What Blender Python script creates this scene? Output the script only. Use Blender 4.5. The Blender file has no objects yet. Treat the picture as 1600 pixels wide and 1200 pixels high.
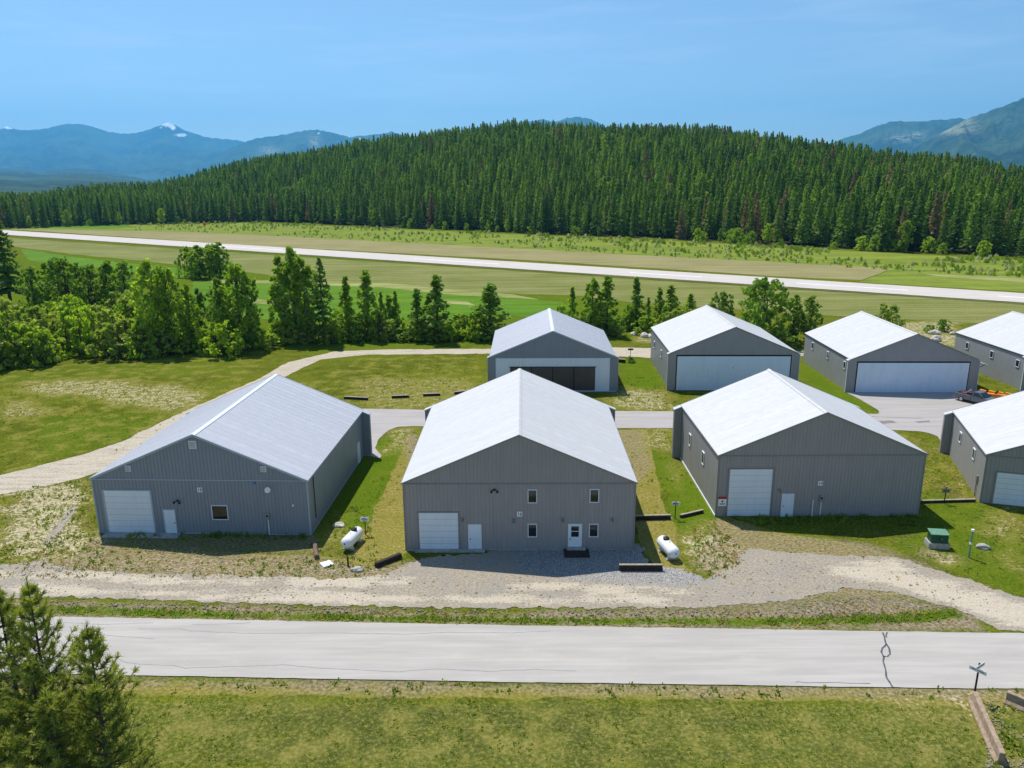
import bpy, bmesh, math, random
import numpy as np
from mathutils import Vector, Matrix
R = math.radians
random.seed(7); RNG = np.random.default_rng(7)
scn = bpy.context.scene
COL = scn.collection

# ------------------------------------------------------------------ camera
F_PX, PITCH, ROLL, CAM_H = 1199.7, 0.25795, -0.00738, 29.10
cam_d = bpy.data.cameras.new('camera'); cam = bpy.data.objects.new('camera', cam_d); COL.objects.link(cam)
cam_d.sensor_width = 36; cam_d.sensor_fit = 'HORIZONTAL'; cam_d.lens = F_PX / 1600 * 36
cam_d.clip_start = 0.5; cam_d.clip_end = 60000
cam.matrix_world = Matrix.Translation((0, 0, CAM_H)) @ Matrix.Rotation(math.pi / 2 - PITCH, 4, 'X') @ Matrix.Rotation(ROLL, 4, 'Z')
scn.camera = cam
# ------------------------------------------------------------------ sky, sun, exposure
SUN = Vector((-2.82, 4.35, 9.83)).normalized()
SUN_EL = math.asin(SUN.z)
world = bpy.data.worlds.new('World'); scn.world = world; world.use_nodes = True
wn = world.node_tree; bg = wn.nodes['Background']
sky = wn.nodes.new('ShaderNodeTexSky'); sky.sky_type = 'NISHITA'; sky.sun_disc = False
sky.sun_elevation = SUN_EL; sky.sun_rotation = math.atan2(SUN.x, SUN.y)
sky.altitude = 600; sky.air_density = 1.0; sky.dust_density = 0.3; sky.ozone_density = 2.5
tcw = wn.nodes.new('ShaderNodeTexCoord'); mpw = wn.nodes.new('ShaderNodeMapping'); mpw.inputs['Scale'].default_value = (3.0, 3.0, 26.0); mpw.inputs['Rotation'].default_value = (0, R(4), 0)
nzw = wn.nodes.new('ShaderNodeTexNoise'); nzw.inputs['Scale'].default_value = 1.6; nzw.inputs['Detail'].default_value = 7; nzw.inputs['Roughness'].default_value = .6
rw_ = wn.nodes.new('ShaderNodeMapRange'); rw_.inputs[1].default_value = .5; rw_.inputs[2].default_value = .85; rw_.inputs[4].default_value = .22
mxw = wn.nodes.new('ShaderNodeMix'); mxw.data_type = 'RGBA'; mxw.inputs[7].default_value = (9, 9.4, 10, 1)      # thin cirrus
wn.links.new(tcw.outputs['Generated'], mpw.inputs[0]); wn.links.new(mpw.outputs[0], nzw.inputs['Vector']); wn.links.new(nzw.outputs[0], rw_.inputs[0])
wn.links.new(rw_.outputs[0], mxw.inputs[0]); wn.links.new(sky.outputs[0], mxw.inputs[6]); wn.links.new(mxw.outputs[2], bg.inputs[0]); bg.inputs[1].default_value = 0.11
sl = bpy.data.lights.new('sun', 'SUN'); sl.energy = 4.7; sl.angle = R(0.5); sl.color = (1, 0.955, 0.88)
so = bpy.data.objects.new('sun', sl); COL.objects.link(so)
so.rotation_euler = SUN.to_track_quat('Z', 'Y').to_euler()
scn.view_settings.view_transform = 'Standard'; scn.view_settings.look = 'None'
scn.view_settings.exposure = 0.27; scn.view_settings.gamma = 1
scn.render.engine = 'CYCLES'
cy = scn.cycles
cy.max_bounces = 6; cy.diffuse_bounces = 3; cy.glossy_bounces = 2; cy.transmission_bounces = 3; cy.transparent_max_bounces = 6; cy.volume_bounces = 1

# ------------------------------------------------------------------ picture <-> ground
CP, SP, CR, SR = math.cos(PITCH), math.sin(PITCH), math.cos(ROLL), math.sin(ROLL)
def ray(px, py):
    u, v = px - 800, py - 600
    X = CR * u + SR * v; Y = -SR * u + CR * v
    return (X, F_PX * CP - Y * SP, -F_PX * SP - Y * CP)
def G(px, py, z=0.0):
    d = ray(px, py); t = (z - CAM_H) / d[2]
    return (d[0] * t, d[1] * t)
def top_z(x, y, py):
    "height at which a point above ground (x, y) shows at picture row py"
    lo, hi = -5.0, 80.0
    for _ in range(40):
        z = (lo + hi) / 2; zz = z - CAM_H
        d = y * CP - zz * SP; v = y * SP + zz * CP
        X = x / d * F_PX; Y = -v / d * F_PX
        if 600 + SR * X + CR * Y > py: lo = z
        else: hi = z
    return (lo + hi) / 2
def elev(px, py):
    d = ray(px, py); return math.atan2(d[0], d[1]), math.atan2(d[2], math.hypot(d[0], d[1]))

# ------------------------------------------------------------------ noise
def vnoise(x, y, seed=0):
    xi = np.floor(x).astype(np.int64); yi = np.floor(y).astype(np.int64)
    xf = x - xi; yf = y - yi
    u = xf * xf * (3 - 2 * xf); v = yf * yf * (3 - 2 * yf)
    def h(a, b):
        n = (a * 374761393 + b * 668265263 + seed * 982451653) & 0xffffffff
        n = ((n ^ (n >> 13)) * 1274126177) & 0xffffffff
        return ((n ^ (n >> 16)) & 0xffff) / 65535.0
    a = h(xi, yi); b = h(xi + 1, yi); c = h(xi, yi + 1); d = h(xi + 1, yi + 1)
    return (a * (1 - u) + b * u) * (1 - v) + (c * (1 - u) + d * u) * v
def fbm(x, y, oct=4, seed=0):
    s = 0; a = 0.5; t = 0
    for i in range(oct):
        s = s + a * vnoise(x * 2 ** i + 17.3 * i, y * 2 ** i - 9.1 * i, seed + i); t += a; a *= 0.5
    return s / t
def sstep(a, b, x):
    t = np.clip((x - a) / (b - a), 0, 1); return t * t * (3 - 2 * t)

# ------------------------------------------------------------------ materials
def mat(name, rough=0.8, spec=0.3, metal=0.0):
    m = bpy.data.materials.new(name); m.use_nodes = True
    nt = m.node_tree; b = nt.nodes['Principled BSDF']
    b.inputs['Roughness'].default_value = rough; b.inputs['Specular IOR Level'].default_value = spec
    b.inputs['Metallic'].default_value = metal
    return m, nt, b
def nd(nt, typ, **kw):
    n = nt.nodes.new(typ)
    for k, v in kw.items():
        if k.startswith('i_'):
            key = k[2:].replace('_', ' '); s = n.inputs[int(key)] if key.isdigit() else n.inputs[key]
            if isinstance(v, bpy.types.NodeSocket): nt.links.new(v, s)
            else: s.default_value = v
        else: setattr(n, k, v)
    return n
def c4(c): return (c[0], c[1], c[2], 1)
def mixc(nt, fac, a, b, mode='MIX'):
    n = nt.nodes.new('ShaderNodeMix'); n.data_type = 'RGBA'; n.blend_type = mode
    for s, v in ((n.inputs[0], fac), (n.inputs[6], a), (n.inputs[7], b)):
        if isinstance(v, bpy.types.NodeSocket): nt.links.new(v, s)
        elif isinstance(v, (tuple, list)): s.default_value = c4(v)
        else: s.default_value = v
    return n.outputs[2]
def ramp(nt, fac, lo, hi, a=0.0, b=1.0):
    n = nt.nodes.new('ShaderNodeMapRange'); n.clamp = True; n.interpolation_type = 'SMOOTHSTEP'
    nt.links.new(fac, n.inputs[0]); n.inputs[1].default_value = lo; n.inputs[2].default_value = hi
    n.inputs[3].default_value = a; n.inputs[4].default_value = b
    return n.outputs[0]
def math_(nt, op, a, b=0.0):
    n = nt.nodes.new('ShaderNodeMath'); n.operation = op
    for i, v in ((0, a), (1, b)):
        if isinstance(v, bpy.types.NodeSocket): nt.links.new(v, n.inputs[i])
        else: n.inputs[i].default_value = v
    return n.outputs[0]
def pos(nt, scale=(1, 1, 1), rot=0.0, kind='Object'):
    tc = nt.nodes.new('ShaderNodeTexCoord') if kind == 'Object' else nt.nodes.new('ShaderNodeNewGeometry')
    mp = nt.nodes.new('ShaderNodeMapping'); mp.inputs['Scale'].default_value = scale; mp.inputs['Rotation'].default_value = (0, 0, rot)
    nt.links.new(tc.outputs['Object' if kind == 'Object' else 'Position'], mp.inputs[0]); return mp.outputs[0]
def noise(nt, vec, s, det=4, rough=0.6):
    n = nd(nt, 'ShaderNodeTexNoise', i_Scale=s, i_Detail=det, i_Roughness=rough); nt.links.new(vec, n.inputs['Vector']); return n.outputs[0]
def attr(nt, name):
    n = nt.nodes.new('ShaderNodeAttribute'); n.attribute_name = name; return n.outputs['Fac']
def bump(nt, b, h, strength=0.5, dist=0.05):
    n = nd(nt, 'ShaderNodeBump', i_Strength=strength, i_Distance=dist); nt.links.new(h, n.inputs['Height']); nt.links.new(n.outputs[0], b.inputs['Normal'])
def plain(name, col, rough=0.6, spec=0.3, metal=0.0, var=0.12, scale=3.0):
    m, nt, b = mat(name, rough, spec, metal)
    n = noise(nt, pos(nt), scale)
    nt.links.new(mixc(nt, ramp(nt, n, 0.3, 0.7), tuple(c * (1 - var) for c in col), tuple(min(1, c * (1 + var)) for c in col)), b.inputs['Base Color'])
    return m

def panel_mat(name, col, rough=0.42, spec=0.4, dirt=0.15, streak=1.0, metal=0.0):
    "painted ribbed steel: faint streaks, dirt, panel to panel variation"
    m, nt, b = mat(name, rough, spec, metal)
    v = pos(nt)
    n1 = noise(nt, pos(nt, (streak, streak, 0.25)), 1.3, 5)
    n2 = noise(nt, v, 9.0, 3)
    f = ramp(nt, n1, 0.35, 0.72)
    c = mixc(nt, f, tuple(x * (1 + dirt * .4) for x in col), tuple(x * (1 - dirt) for x in col))
    c = mixc(nt, math_(nt, 'MULTIPLY', ramp(nt, n2, .55, .8), 0.12), c, tuple(x * 0.8 for x in col))
    nt.links.new(c, b.inputs['Base Color'])
    nt.links.new(ramp(nt, n1, 0.2, 0.8, rough - .08, rough + .12), b.inputs['Roughness'])
    return m
M = {}
M['wall_taupe'] = panel_mat('taupe_steel_siding', (0.31, 0.295, 0.295), dirt=.05)
M['wall_blue'] = panel_mat('blue_grey_steel_siding', (0.24, 0.27, 0.31), dirt=.05)
M['wall_grey'] = panel_mat('grey_steel_siding', (0.31, 0.31, 0.315), dirt=.05)
def roof_mat(name, col, line, rough):
    m = panel_mat(name, col, rough, .35, .08); nt = m.node_tree; b = nt.nodes['Principled BSDF']
    src = b.inputs['Base Color'].links[0].from_socket
    sx = nt.nodes.new('ShaderNodeSeparateXYZ'); tc = nt.nodes.new('ShaderNodeTexCoord'); nt.links.new(tc.outputs['Object'], sx.inputs[0])
    fr = math_(nt, 'FRACT', math_(nt, 'MULTIPLY', sx.outputs[1], 1 / .915)); ln = math_(nt, 'LESS_THAN', fr, .055)
    pn = nt.nodes.new('ShaderNodeTexWhiteNoise'); pn.noise_dimensions = '1D'; nt.links.new(math_(nt, 'FLOOR', math_(nt, 'MULTIPLY', sx.outputs[1], 1 / .915)), pn.inputs['W'])
    c = mixc(nt, math_(nt, 'MULTIPLY', pn.outputs[0], .5), src, tuple(q * .88 for q in col))
    c = mixc(nt, math_(nt, 'MULTIPLY', ln, line), c, tuple(q * .35 for q in col))
    st = noise(nt, pos(nt, (.12, 1.6, .12)), 2.2, 4, .6)
    c = mixc(nt, ramp(nt, st, .5, .8, 0, .35), c, tuple(q * .84 for q in col))
    nt.links.new(c, b.inputs['Base Color']); return m
M['roof_white'] = roof_mat('white_roof_steel', (0.57, 0.565, 0.56), .35, .5)
M['roof_galv'] = roof_mat('silver_blue_roof_steel', (0.53, 0.535, 0.57), .9, .4)
M['trim_white'] = plain('white_painted_trim', (0.74, 0.77, 0.8), 0.45, var=.05)
M['trim_blue'] = plain('pale_blue_grey_trim', (0.38, 0.44, 0.5), 0.45, var=.05)
M['trim_taupe'] = plain('taupe_trim', (0.24, 0.23, 0.225), 0.45, var=.05)
M['trim_dark'] = plain('dark_door_surround', (0.012, 0.013, 0.016), 0.6, var=.1)
M['door_white'] = panel_mat('sky_tinted_white_door_paint', (0.70, 0.77, 0.84), 0.3, 0.5, 0.05)  # white doors; the blue sky reflection is tinted into the base colour
M['door_hangar'] = panel_mat('sky_tinted_hangar_door_steel', (0.66, 0.78, 0.89), 0.3, 0.5, 0.05)  # hangar door steel, reflected sky blue painted into its colour
M['door_brown'] = panel_mat('brown_hangar_door_steel', (0.085, 0.07, 0.065), 0.45, 0.4, 0.1)
M['seam'] = plain('dark_panel_seam', (0.1, 0.12, 0.14), .7)
M['concrete'] = plain('grey_concrete', (0.36, 0.35, 0.32), 0.9, var=.2)
M['metal'] = plain('galvanised_grey_metal', (0.3, 0.32, 0.34), 0.4, .5, .6)
M['black'] = plain('black_painted_metal', (0.012, 0.012, 0.013), 0.5)
M['timber'] = plain('dark_weathered_timber', (0.038, 0.027, 0.021), 0.9, var=.35, scale=6)
M['timber_top'] = plain('sunbleached_timber_cap', (0.34, 0.29, 0.23), 0.9, var=.25, scale=6)
M['log'] = plain('bleached_log_bark', (0.17, 0.115, 0.085), 0.9, var=.3, scale=7)
M['white_gloss'] = plain('white_tank_enamel', (0.80, 0.81, 0.82), 0.28, .5, var=.03)
M['green_box'] = plain('green_utility_enamel', (0.02, 0.08, 0.04), 0.5, var=.15)
M['sign_white'] = plain('white_sign_face', (0.82, 0.84, 0.84), 0.5, var=.04)
M['ink'] = plain('black_lettering', (0.01, 0.01, 0.012), 0.6, var=.02)
M['red'] = plain('red_sign_paint', (0.45, 0.03, 0.03), 0.5)
M['orange'] = plain('orange_machine_paint', (0.75, 0.26, 0.02), 0.45)
M['rock'] = plain('pale_rock', (0.5, 0.47, 0.4), 0.95, var=.3, scale=4)
M['tyre'] = plain('black_tyre_rubber', (0.015, 0.015, 0.016), 0.85)
M['rim'] = plain('silver_wheel_rim', (0.5, 0.5, 0.52), 0.35, .5, .5)
M['truck_grey'] = plain('dark_grey_car_paint', (0.13, 0.145, 0.165), 0.25, .6, .2, var=.05)
M['chrome'] = plain('bright_chrome_trim', (0.6, 0.6, 0.62), 0.25, .5, .8)
M['purple'] = plain('dull_red_cargo', (0.16, 0.05, 0.06), .7)
def glass(name, col=(0.012, 0.016, 0.018)):
    m, nt, b = mat(name, 0.06, 0.7); b.inputs['Base Color'].default_value = c4(col); return m
M['glass'] = glass('dark_window_glass')

LEAF = 1.5
def leaf_mat(name, dark, light, vs=0.5, trans=0.3, rnd=0.25):
    m, nt, b = mat(name, 0.6, 0.25)
    dark = tuple(c * LEAF for c in dark); light = tuple(c * LEAF for c in light)
    out = nt.nodes['Material Output']
    oi = nt.nodes.new('ShaderNodeObjectInfo')
    n = noise(nt, pos(nt, kind='World'), vs, 3)
    f = math_(nt, 'ADD', ramp(nt, n, 0.3, 0.7, 0, 1 - rnd), math_(nt, 'MULTIPLY', oi.outputs['Random'], rnd))
    c = mixc(nt, f, dark, light)
    nt.links.new(c, b.inputs['Base Color'])
    tr = nt.nodes.new('ShaderNodeBsdfTranslucent')
    nt.links.new(mixc(nt, 1.0, c, (1.15, 1.2, 0.5), 'MULTIPLY'), tr.inputs[0])
    mx = nt.nodes.new('ShaderNodeMixShader'); mx.inputs[0].default_value = trans
    nt.links.new(b.outputs[0], mx.inputs[1]); nt.links.new(tr.outputs[0], mx.inputs[2]); nt.links.new(mx.outputs[0], out.inputs[0])
    return m
M['leaf_conifer'] = leaf_mat('conifer_needles', (0.035, 0.08, 0.015), (0.15, 0.23, 0.035), 0.06, .45, .75)
M['leaf_forest'] = leaf_mat('hillside_conifer_needles', (0.035, 0.085, 0.012), (0.20, 0.29, 0.035), 0.02, .45, .75)
M['leaf_dead'] = leaf_mat('dead_brown_needles', (0.13, 0.10, 0.05), (0.22, 0.15, 0.07), 0.05, .25, .5)
M['leaf_aspen'] = leaf_mat('aspen_leaves', (0.11, 0.19, 0.015), (0.26, 0.36, 0.03), 1.1, .5, .3)
M['leaf_dark'] = leaf_mat('dark_broad_leaves', (0.08, 0.15, 0.018), (0.21, 0.31, 0.035), 1.1, .42, .3)
M['leaf_willow'] = leaf_mat('pale_willow_leaves', (0.14, 0.20, 0.03), (0.33, 0.38, 0.08), 1.1, .48, .4)
M['leaf_bright'] = leaf_mat('bright_spring_leaves', (0.17, 0.26, 0.015), (0.33, 0.42, 0.035), 1.1, .5, .3)
M['leaf_pine'] = leaf_mat('pine_needles', (0.08, 0.12, 0.025), (0.34, 0.35, 0.075), 0.9, .42, .25)
M['weed_green'] = leaf_mat('green_weeds', (0.09, 0.14, 0.012), (0.18, 0.23, 0.03), 0.3, .5, 0)
M['weed_dry'] = leaf_mat('dry_weeds', (0.24, 0.18, 0.08), (0.42, 0.33, 0.17), 0.6, .45, 0)
M['trunk'] = plain('grey_brown_bark', (0.09, 0.07, 0.055), 0.95, var=.3)
M['trunk_pale'] = plain('pale_aspen_bark', (0.35, 0.34, 0.3), 0.9, var=.3)

# ------------------------------------------------------------------ mesh builders
def tag(o, label=None, cat=None, group=None, kind=None):
    if label: o['label'] = label
    if cat: o['category'] = cat
    if group: o['group'] = group
    if kind: o['kind'] = kind
    return o
def link(name, me, parent=None, m=None):
    o = bpy.data.objects.new(name, me); COL.objects.link(o)
    if m is not None and not me.materials: me.materials.append(m)
    if parent is not None: o.parent = parent
    return o
def empty(name, loc, rz=0.0, label=None, cat=None, group=None):
    o = bpy.data.objects.new(name, None); COL.objects.link(o); o.location = loc; o.rotation_euler = (0, 0, rz)
    o.empty_display_size = 0.2
    return tag(o, label, cat, group)
class MB:
    def __init__(s): s.v = []; s.f = []
    def add(s, vs, fs):
        n = len(s.v); s.v += [tuple(v) for v in vs]; s.f += [tuple(i + n for i in f) for f in fs]; return s
    def box(s, x0, x1, y0, y1, z0, z1):
        return s.add([(x0, y0, z0), (x1, y0, z0), (x1, y1, z0), (x0, y1, z0), (x0, y0, z1), (x1, y0, z1), (x1, y1, z1), (x0, y1, z1)],
                     [(0, 3, 2, 1), (4, 5, 6, 7), (0, 1, 5, 4), (1, 2, 6, 5), (2, 3, 7, 6), (3, 0, 4, 7)])
    def prism(s, poly, y0, y1):
        "poly in x,z extruded along y"
        n = len(poly)
        vs = [(p[0], y0, p[1]) for p in poly] + [(p[0], y1, p[1]) for p in poly]
        return s.add(vs, [tuple(range(n)), tuple(range(2 * n - 1, n - 1, -1))] + [(i, (i + 1) % n + 0, (i + 1) % n + n, i + n)[::-1] for i in range(n)])
    def tube(s, pts, radii, n=8, cap=True):
        base = len(s.v); k = len(pts)
        for i, (p, r) in enumerate(zip(pts, radii)):
            p = Vector(p); a = Vector(pts[max(0, i - 1)]); b = Vector(pts[min(k - 1, i + 1)])
            t = (b - a).normalized() if (b - a).length > 1e-9 else Vector((0, 0, 1))
            u = t.orthogonal().normalized() if abs(t.z) < .9 else Vector((1, 0, 0)).cross(t).normalized()
            w = t.cross(u)
            for j in range(n):
                q = p + (u * math.cos(2 * math.pi * j / n) + w * math.sin(2 * math.pi * j / n)) * r
                s.v.append(tuple(q))
        for i in range(k - 1):
            for j in range(n):
                s.f.append((base + i * n + j, base + i * n + (j + 1) % n, base + (i + 1) * n + (j + 1) % n, base + (i + 1) * n + j))
        if cap:
            s.f.append(tuple(base + j for j in range(n))[::-1]); s.f.append(tuple(base + (k - 1) * n + j for j in range(n)))
        return s
    def mesh(s, name, smooth=False):
        me = bpy.data.meshes.new(name); me.from_pydata(s.v, [], s.f); me.update()
        if smooth: me.polygons.foreach_set('use_smooth', [True] * len(me.polygons))
        return me
    def build(s, name, m, parent=None, smooth=False, bevel=0.0):
        me = s.mesh(name, smooth)
        bm = bmesh.new(); bm.from_mesh(me)
        bmesh.ops.recalc_face_normals(bm, faces=bm.faces)
        if bevel: bmesh.ops.bevel(bm, geom=list(bm.edges), offset=bevel, segments=2, affect='EDGES', clamp_overlap=True)
        bm.to_mesh(me); bm.free()
        return link(name, me, parent, m)
def mesh_np(name, V, Fa, attrs=None, smooth=False):
    "V (n,3); Fa (m,k) constant-k faces"
    me = bpy.data.meshes.new(name); V = np.asarray(V, np.float32); Fa = np.asarray(Fa, np.int32)
    k = Fa.shape[1]
    me.vertices.add(len(V)); me.vertices.foreach_set('co', V.ravel())
    me.loops.add(Fa.size); me.loops.foreach_set('vertex_index', Fa.ravel())
    me.polygons.add(len(Fa)); me.polygons.foreach_set('loop_start', np.arange(0, Fa.size, k, dtype=np.int32))
    me.polygons.foreach_set('loop_total', np.full(len(Fa), k, np.int32))
    if smooth: me.polygons.foreach_set('use_smooth', np.ones(len(Fa), bool))
    me.update(calc_edges=True)
    for an, av in (attrs or {}).items():
        a = me.attributes.new(an, 'FLOAT', 'POINT'); a.data.foreach_set('value', np.asarray(av, np.float32).ravel())
    return me
def text_mesh(txt, size, name='lettering'):
    c = bpy.data.curves.new(name, 'FONT'); c.body = txt; c.size = size; c.align_x = 'CENTER'; c.align_y = 'CENTER'; c.extrude = 0.004
    o = bpy.data.objects.new(name, c); COL.objects.link(o)
    dg = bpy.context.evaluated_depsgraph_get(); me = bpy.data.meshes.new_from_object(o.evaluated_get(dg))
    bpy.data.objects.remove(o); me.name = name; return me

# ------------------------------------------------------------------ polygons on the ground
def P2(pts): return np.array([G(*p) for p in pts])
def sdf(poly, x, y):
    "signed distance, negative inside"
    d = np.full(x.shape, 1e9); ins = np.zeros(x.shape, bool); n = len(poly)
    for i in range(n):
        ax, ay = poly[i]; bx, by = poly[(i + 1) % n]
        ex, ey = bx - ax, by - ay; wx, wy = x - ax, y - ay
        t = np.clip((wx * ex + wy * ey) / (ex * ex + ey * ey + 1e-12), 0, 1)
        d = np.minimum(d, (wx - ex * t) ** 2 + (wy - ey * t) ** 2)
        c = ((ay > y) != (by > y)) & (x < (bx - ax) * (y - ay) / (by - ay + 1e-12) + ax)
        ins ^= c
    return np.sqrt(d) * np.where(ins, -1, 1)
def soft(poly, x, y, feather, warp=0.0, seed=1, ws=0.5):
    s = sdf(poly, x, y)
    if warp: s = s + (fbm(x * ws, y * ws, 3, seed) - 0.5) * 2 * warp
    return 1 - sstep(-feather, feather, s)
def region(name, polys, res, z, m, noise_amp=0.25, noise_scale=0.7, attrs=None, seed=3, hole=None, kind='structure'):
    allp = np.concatenate(polys); x0, y0 = allp.min(0) - 1; x1, y1 = allp.max(0) + 1
    nx = int((x1 - x0) / res) + 1; ny = int((y1 - y0) / res) + 1
    X, Y = np.meshgrid(np.linspace(x0, x1, nx), np.linspace(y0, y1, ny))
    def S(X, Y):
        s = sdf(polys[0], X, Y)
        for p in polys[1:]: s = np.minimum(s, sdf(p, X, Y))
        if hole is not None:
            for h in hole: s = np.maximum(s, -sdf(h, X, Y))
        if noise_amp: s = s + (fbm(X * noise_scale, Y * noise_scale, 4, seed) - 0.5) * 2 * noise_amp
        return s
    s = S(X, Y); e = res * 0.3
    gx = (S(X + e, Y) - s) / e; gy = (S(X, Y + e) - s) / e; gl = np.maximum(np.hypot(gx, gy), .5)
    inside = s < 0
    cell = inside[:-1, :-1] | inside[1:, :-1] | inside[:-1, 1:] | inside[1:, 1:]
    out = ~inside
    st = np.minimum(s, res * 1.5)
    X = np.where(out, X - gx / gl * st / gl, X); Y = np.where(out, Y - gy / gl * st / gl, Y)
    idx = np.arange(nx * ny).reshape(ny, nx)
    j, i = np.nonzero(cell)
    Fa = np.stack([idx[j, i], idx[j, i + 1], idx[j + 1, i + 1], idx[j + 1, i]], 1)
    used = np.unique(Fa); remap = np.full(nx * ny, -1); remap[used] = np.arange(len(used))
    x = X.ravel()[used]; y = Y.ravel()[used]; zz = np.full(len(used), z)
    A = {k: f(x, y) for k, f in (attrs or {}).items()}
    me = mesh_np(name, np.stack([x, y, zz], 1), remap[Fa], A)
    o = link(name, me, None, m); o['kind'] = kind; return o

# ================================================================== GROUND
def grass_nodes(nt, b):
    "lawn colour from attributes lush / dry / bare plus noise"
    v = pos(nt); v2 = pos(nt, (1, 1.0, 1))
    big = noise(nt, v, 0.06, 4); mid = noise(nt, v, 0.45, 5, .65); fine = noise(nt, v, 4.2, 4, .7); grit = noise(nt, v, 14.0, 2, .6)
    green = mixc(nt, ramp(nt, mid, .35, .68), (0.055, 0.08, 0.008), (0.15, 0.17, 0.016))
    green = mixc(nt, ramp(nt, big, .4, .65), green, mixc(nt, ramp(nt, fine, .3, .7), (0.075, 0.11, 0.007), (0.165, 0.195, 0.018)))
    green = mixc(nt, ramp(nt, fine, .45, .7, 0, .85), green, (0.27, 0.245, 0.032))
    green = mixc(nt, ramp(nt, grit, .35, .5, .8, 0), green, (0.03, 0.048, 0.006))
    lush = mixc(nt, ramp(nt, fine, .3, .7), (0.07, 0.125, 0.005), (0.13, 0.195, 0.014))
    lush = mixc(nt, ramp(nt, grit, .35, .5, .6, 0), lush, (0.03, 0.055, 0.006))
    lush = mixc(nt, ramp(nt, mid, .5, .72, 0, .6), lush, (0.165, 0.185, 0.018))
    dry = mixc(nt, ramp(nt, fine, .3, .7), (0.15, 0.13, 0.025), (0.34, 0.29, 0.09))
    dry = mixc(nt, ramp(nt, mid, .4, .7, 0, .55), dry, (0.16, 0.17, 0.015))
    bare = mixc(nt, ramp(nt, math_(nt, 'ADD', math_(nt, 'MULTIPLY', grit, .5), math_(nt, 'MULTIPLY', fine, .5)), .38, .6), (0.24, 0.20, 0.095), (0.64, 0.55, 0.385))
    c = mixc(nt, attr(nt, 'lush'), green, lush)
    fd = math_(nt, 'ADD', attr(nt, 'dry'), math_(nt, 'MULTIPLY', math_(nt, 'SUBTRACT', mid, .5), 1.5))
    c = mixc(nt, ramp(nt, fd, .28, .6), c, dry)
    clump = noise(nt, v, 1.0, 6, .68)
    c = mixc(nt, math_(nt, 'MULTIPLY', ramp(nt, attr(nt, 'bare'), .05, .4), ramp(nt, clump, .35, .6, .25, .8)), c, dry)
    fb = math_(nt, 'ADD', attr(nt, 'bare'), math_(nt, 'ADD', math_(nt, 'MULTIPLY', math_(nt, 'SUBTRACT', clump, .5), 1.3), math_(nt, 'MULTIPLY', math_(nt, 'SUBTRACT', fine, .5), 1.5)))
    fb = math_(nt, 'MULTIPLY', ramp(nt, fb, .42, .74, 0, .95), ramp(nt, attr(nt, 'bare'), .0, .3))
    c = mixc(nt, fb, c, bare)
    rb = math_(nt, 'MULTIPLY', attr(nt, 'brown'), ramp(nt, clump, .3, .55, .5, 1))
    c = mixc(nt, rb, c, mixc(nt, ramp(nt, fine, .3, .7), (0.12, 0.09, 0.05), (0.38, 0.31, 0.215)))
    nt.links.new(c, b.inputs['Base Color'])
    bump(nt, b, math_(nt, 'ADD', math_(nt, 'MULTIPLY', fine, .6), math_(nt, 'MULTIPLY', clump, .8)), 0.7, 0.25)
m, nt, b = mat('meadow_grass', 0.95, 0.0); grass_nodes(nt, b); M['ground'] = m

DRY = [  # (polygon in picture px, strength)
 ([(640, 672), (655, 760), (637, 860), (590, 900), (520, 905), (560, 850), (600, 770), (630, 700)], 1.0),
 ([(960, 672), (1010, 672), (1030, 760), (1050, 820), (1060, 870), (1095, 905), (1040, 905), (1000, 850), (985, 760)], 0.95),
 ([(1120, 800), (1200, 830), (1350, 850), (1440, 890), (1500, 930), (1120, 930)], 0.85),
 ([(0, 1062), (1600, 1078), (1600, 1105), (1300, 1096), (800, 1092), (0, 1082)], 0.8),
 ([(480, 655), (480, 600), (560, 560), (740, 552), (760, 600), (660, 640)], 0.32),
 ([(0, 570), (420, 556), (330, 650), (0, 745)], 0.33),
 ([(120, 840), (200, 855), (480, 868), (640, 880), (640, 905), (0, 905)], 0.75),
 ([(1375, 672), (1470, 690), (1500, 760), (1440, 770)], 0.35),
 ([(300, 1095), (1600, 1110), (1600, 1200), (0, 1200), (0, 1090)], 0.32),
]
BARE = [
 ([(20, 598), (130, 592), (300, 602), (330, 625), (270, 645), (200, 638), (120, 622), (30, 612)], .5),
 ([(0, 622), (60, 626), (85, 645), (30, 655), (0, 655)], .42),
 ([(0, 768), (145, 748), (152, 830), (155, 870), (60, 880), (0, 880)], .62),
 ([(155, 830), (190, 862), (500, 872), (630, 882), (620, 905), (0, 905), (0, 870)], .52),
 ([(545, 590), (735, 590), (760, 628), (700, 640), (560, 640)], .36),
 ([(940, 600), (1040, 612), (1060, 642), (955, 642)], .50),
 ([(1080, 830), (1120, 820), (1170, 868), (1130, 900), (1085, 890)], .62),
 ([(600, 670), (650, 668), (650, 705), (600, 706)], .45),
 ([(990, 668), (1056, 670), (1050, 705), (1000, 700)], .42),
 ([(1060, 720), (1040, 730), (1050, 760), (1068, 775)], .3),
 ([(1490, 735), (1502, 738), (1512, 772), (1500, 774)], .8),
 ([(1560, 770), (1600, 800), (1600, 900), (1560, 870), (1545, 820)], .4),
 ([(1330, 640), (1370, 648), (1372, 660), (1330, 660)], .35),
 ([(520, 800), (545, 810), (540, 860), (500, 880), (500, 850)], .4),
 ([(580, 880), (640, 880), (620, 900), (560, 900)], .5),
 ([(380, 635), (470, 600), (480, 620), (560, 640), (500, 655)], .4),
 ([(1430, 852), (1470, 858), (1500, 872), (1470, 878), (1430, 866)], .7),
 ([(1380, 505), (1500, 500), (1500, 545), (1440, 530)], .55),
 ([(990, 515), (1018, 515), (1018, 535), (990, 535)], .5),
 ([(1340, 1078), (1600, 1080), (1600, 1110), (1330, 1100)], .45),
 ([(1560, 1095), (1600, 1100), (1600, 1200), (1540, 1200)], .6),
]
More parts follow.
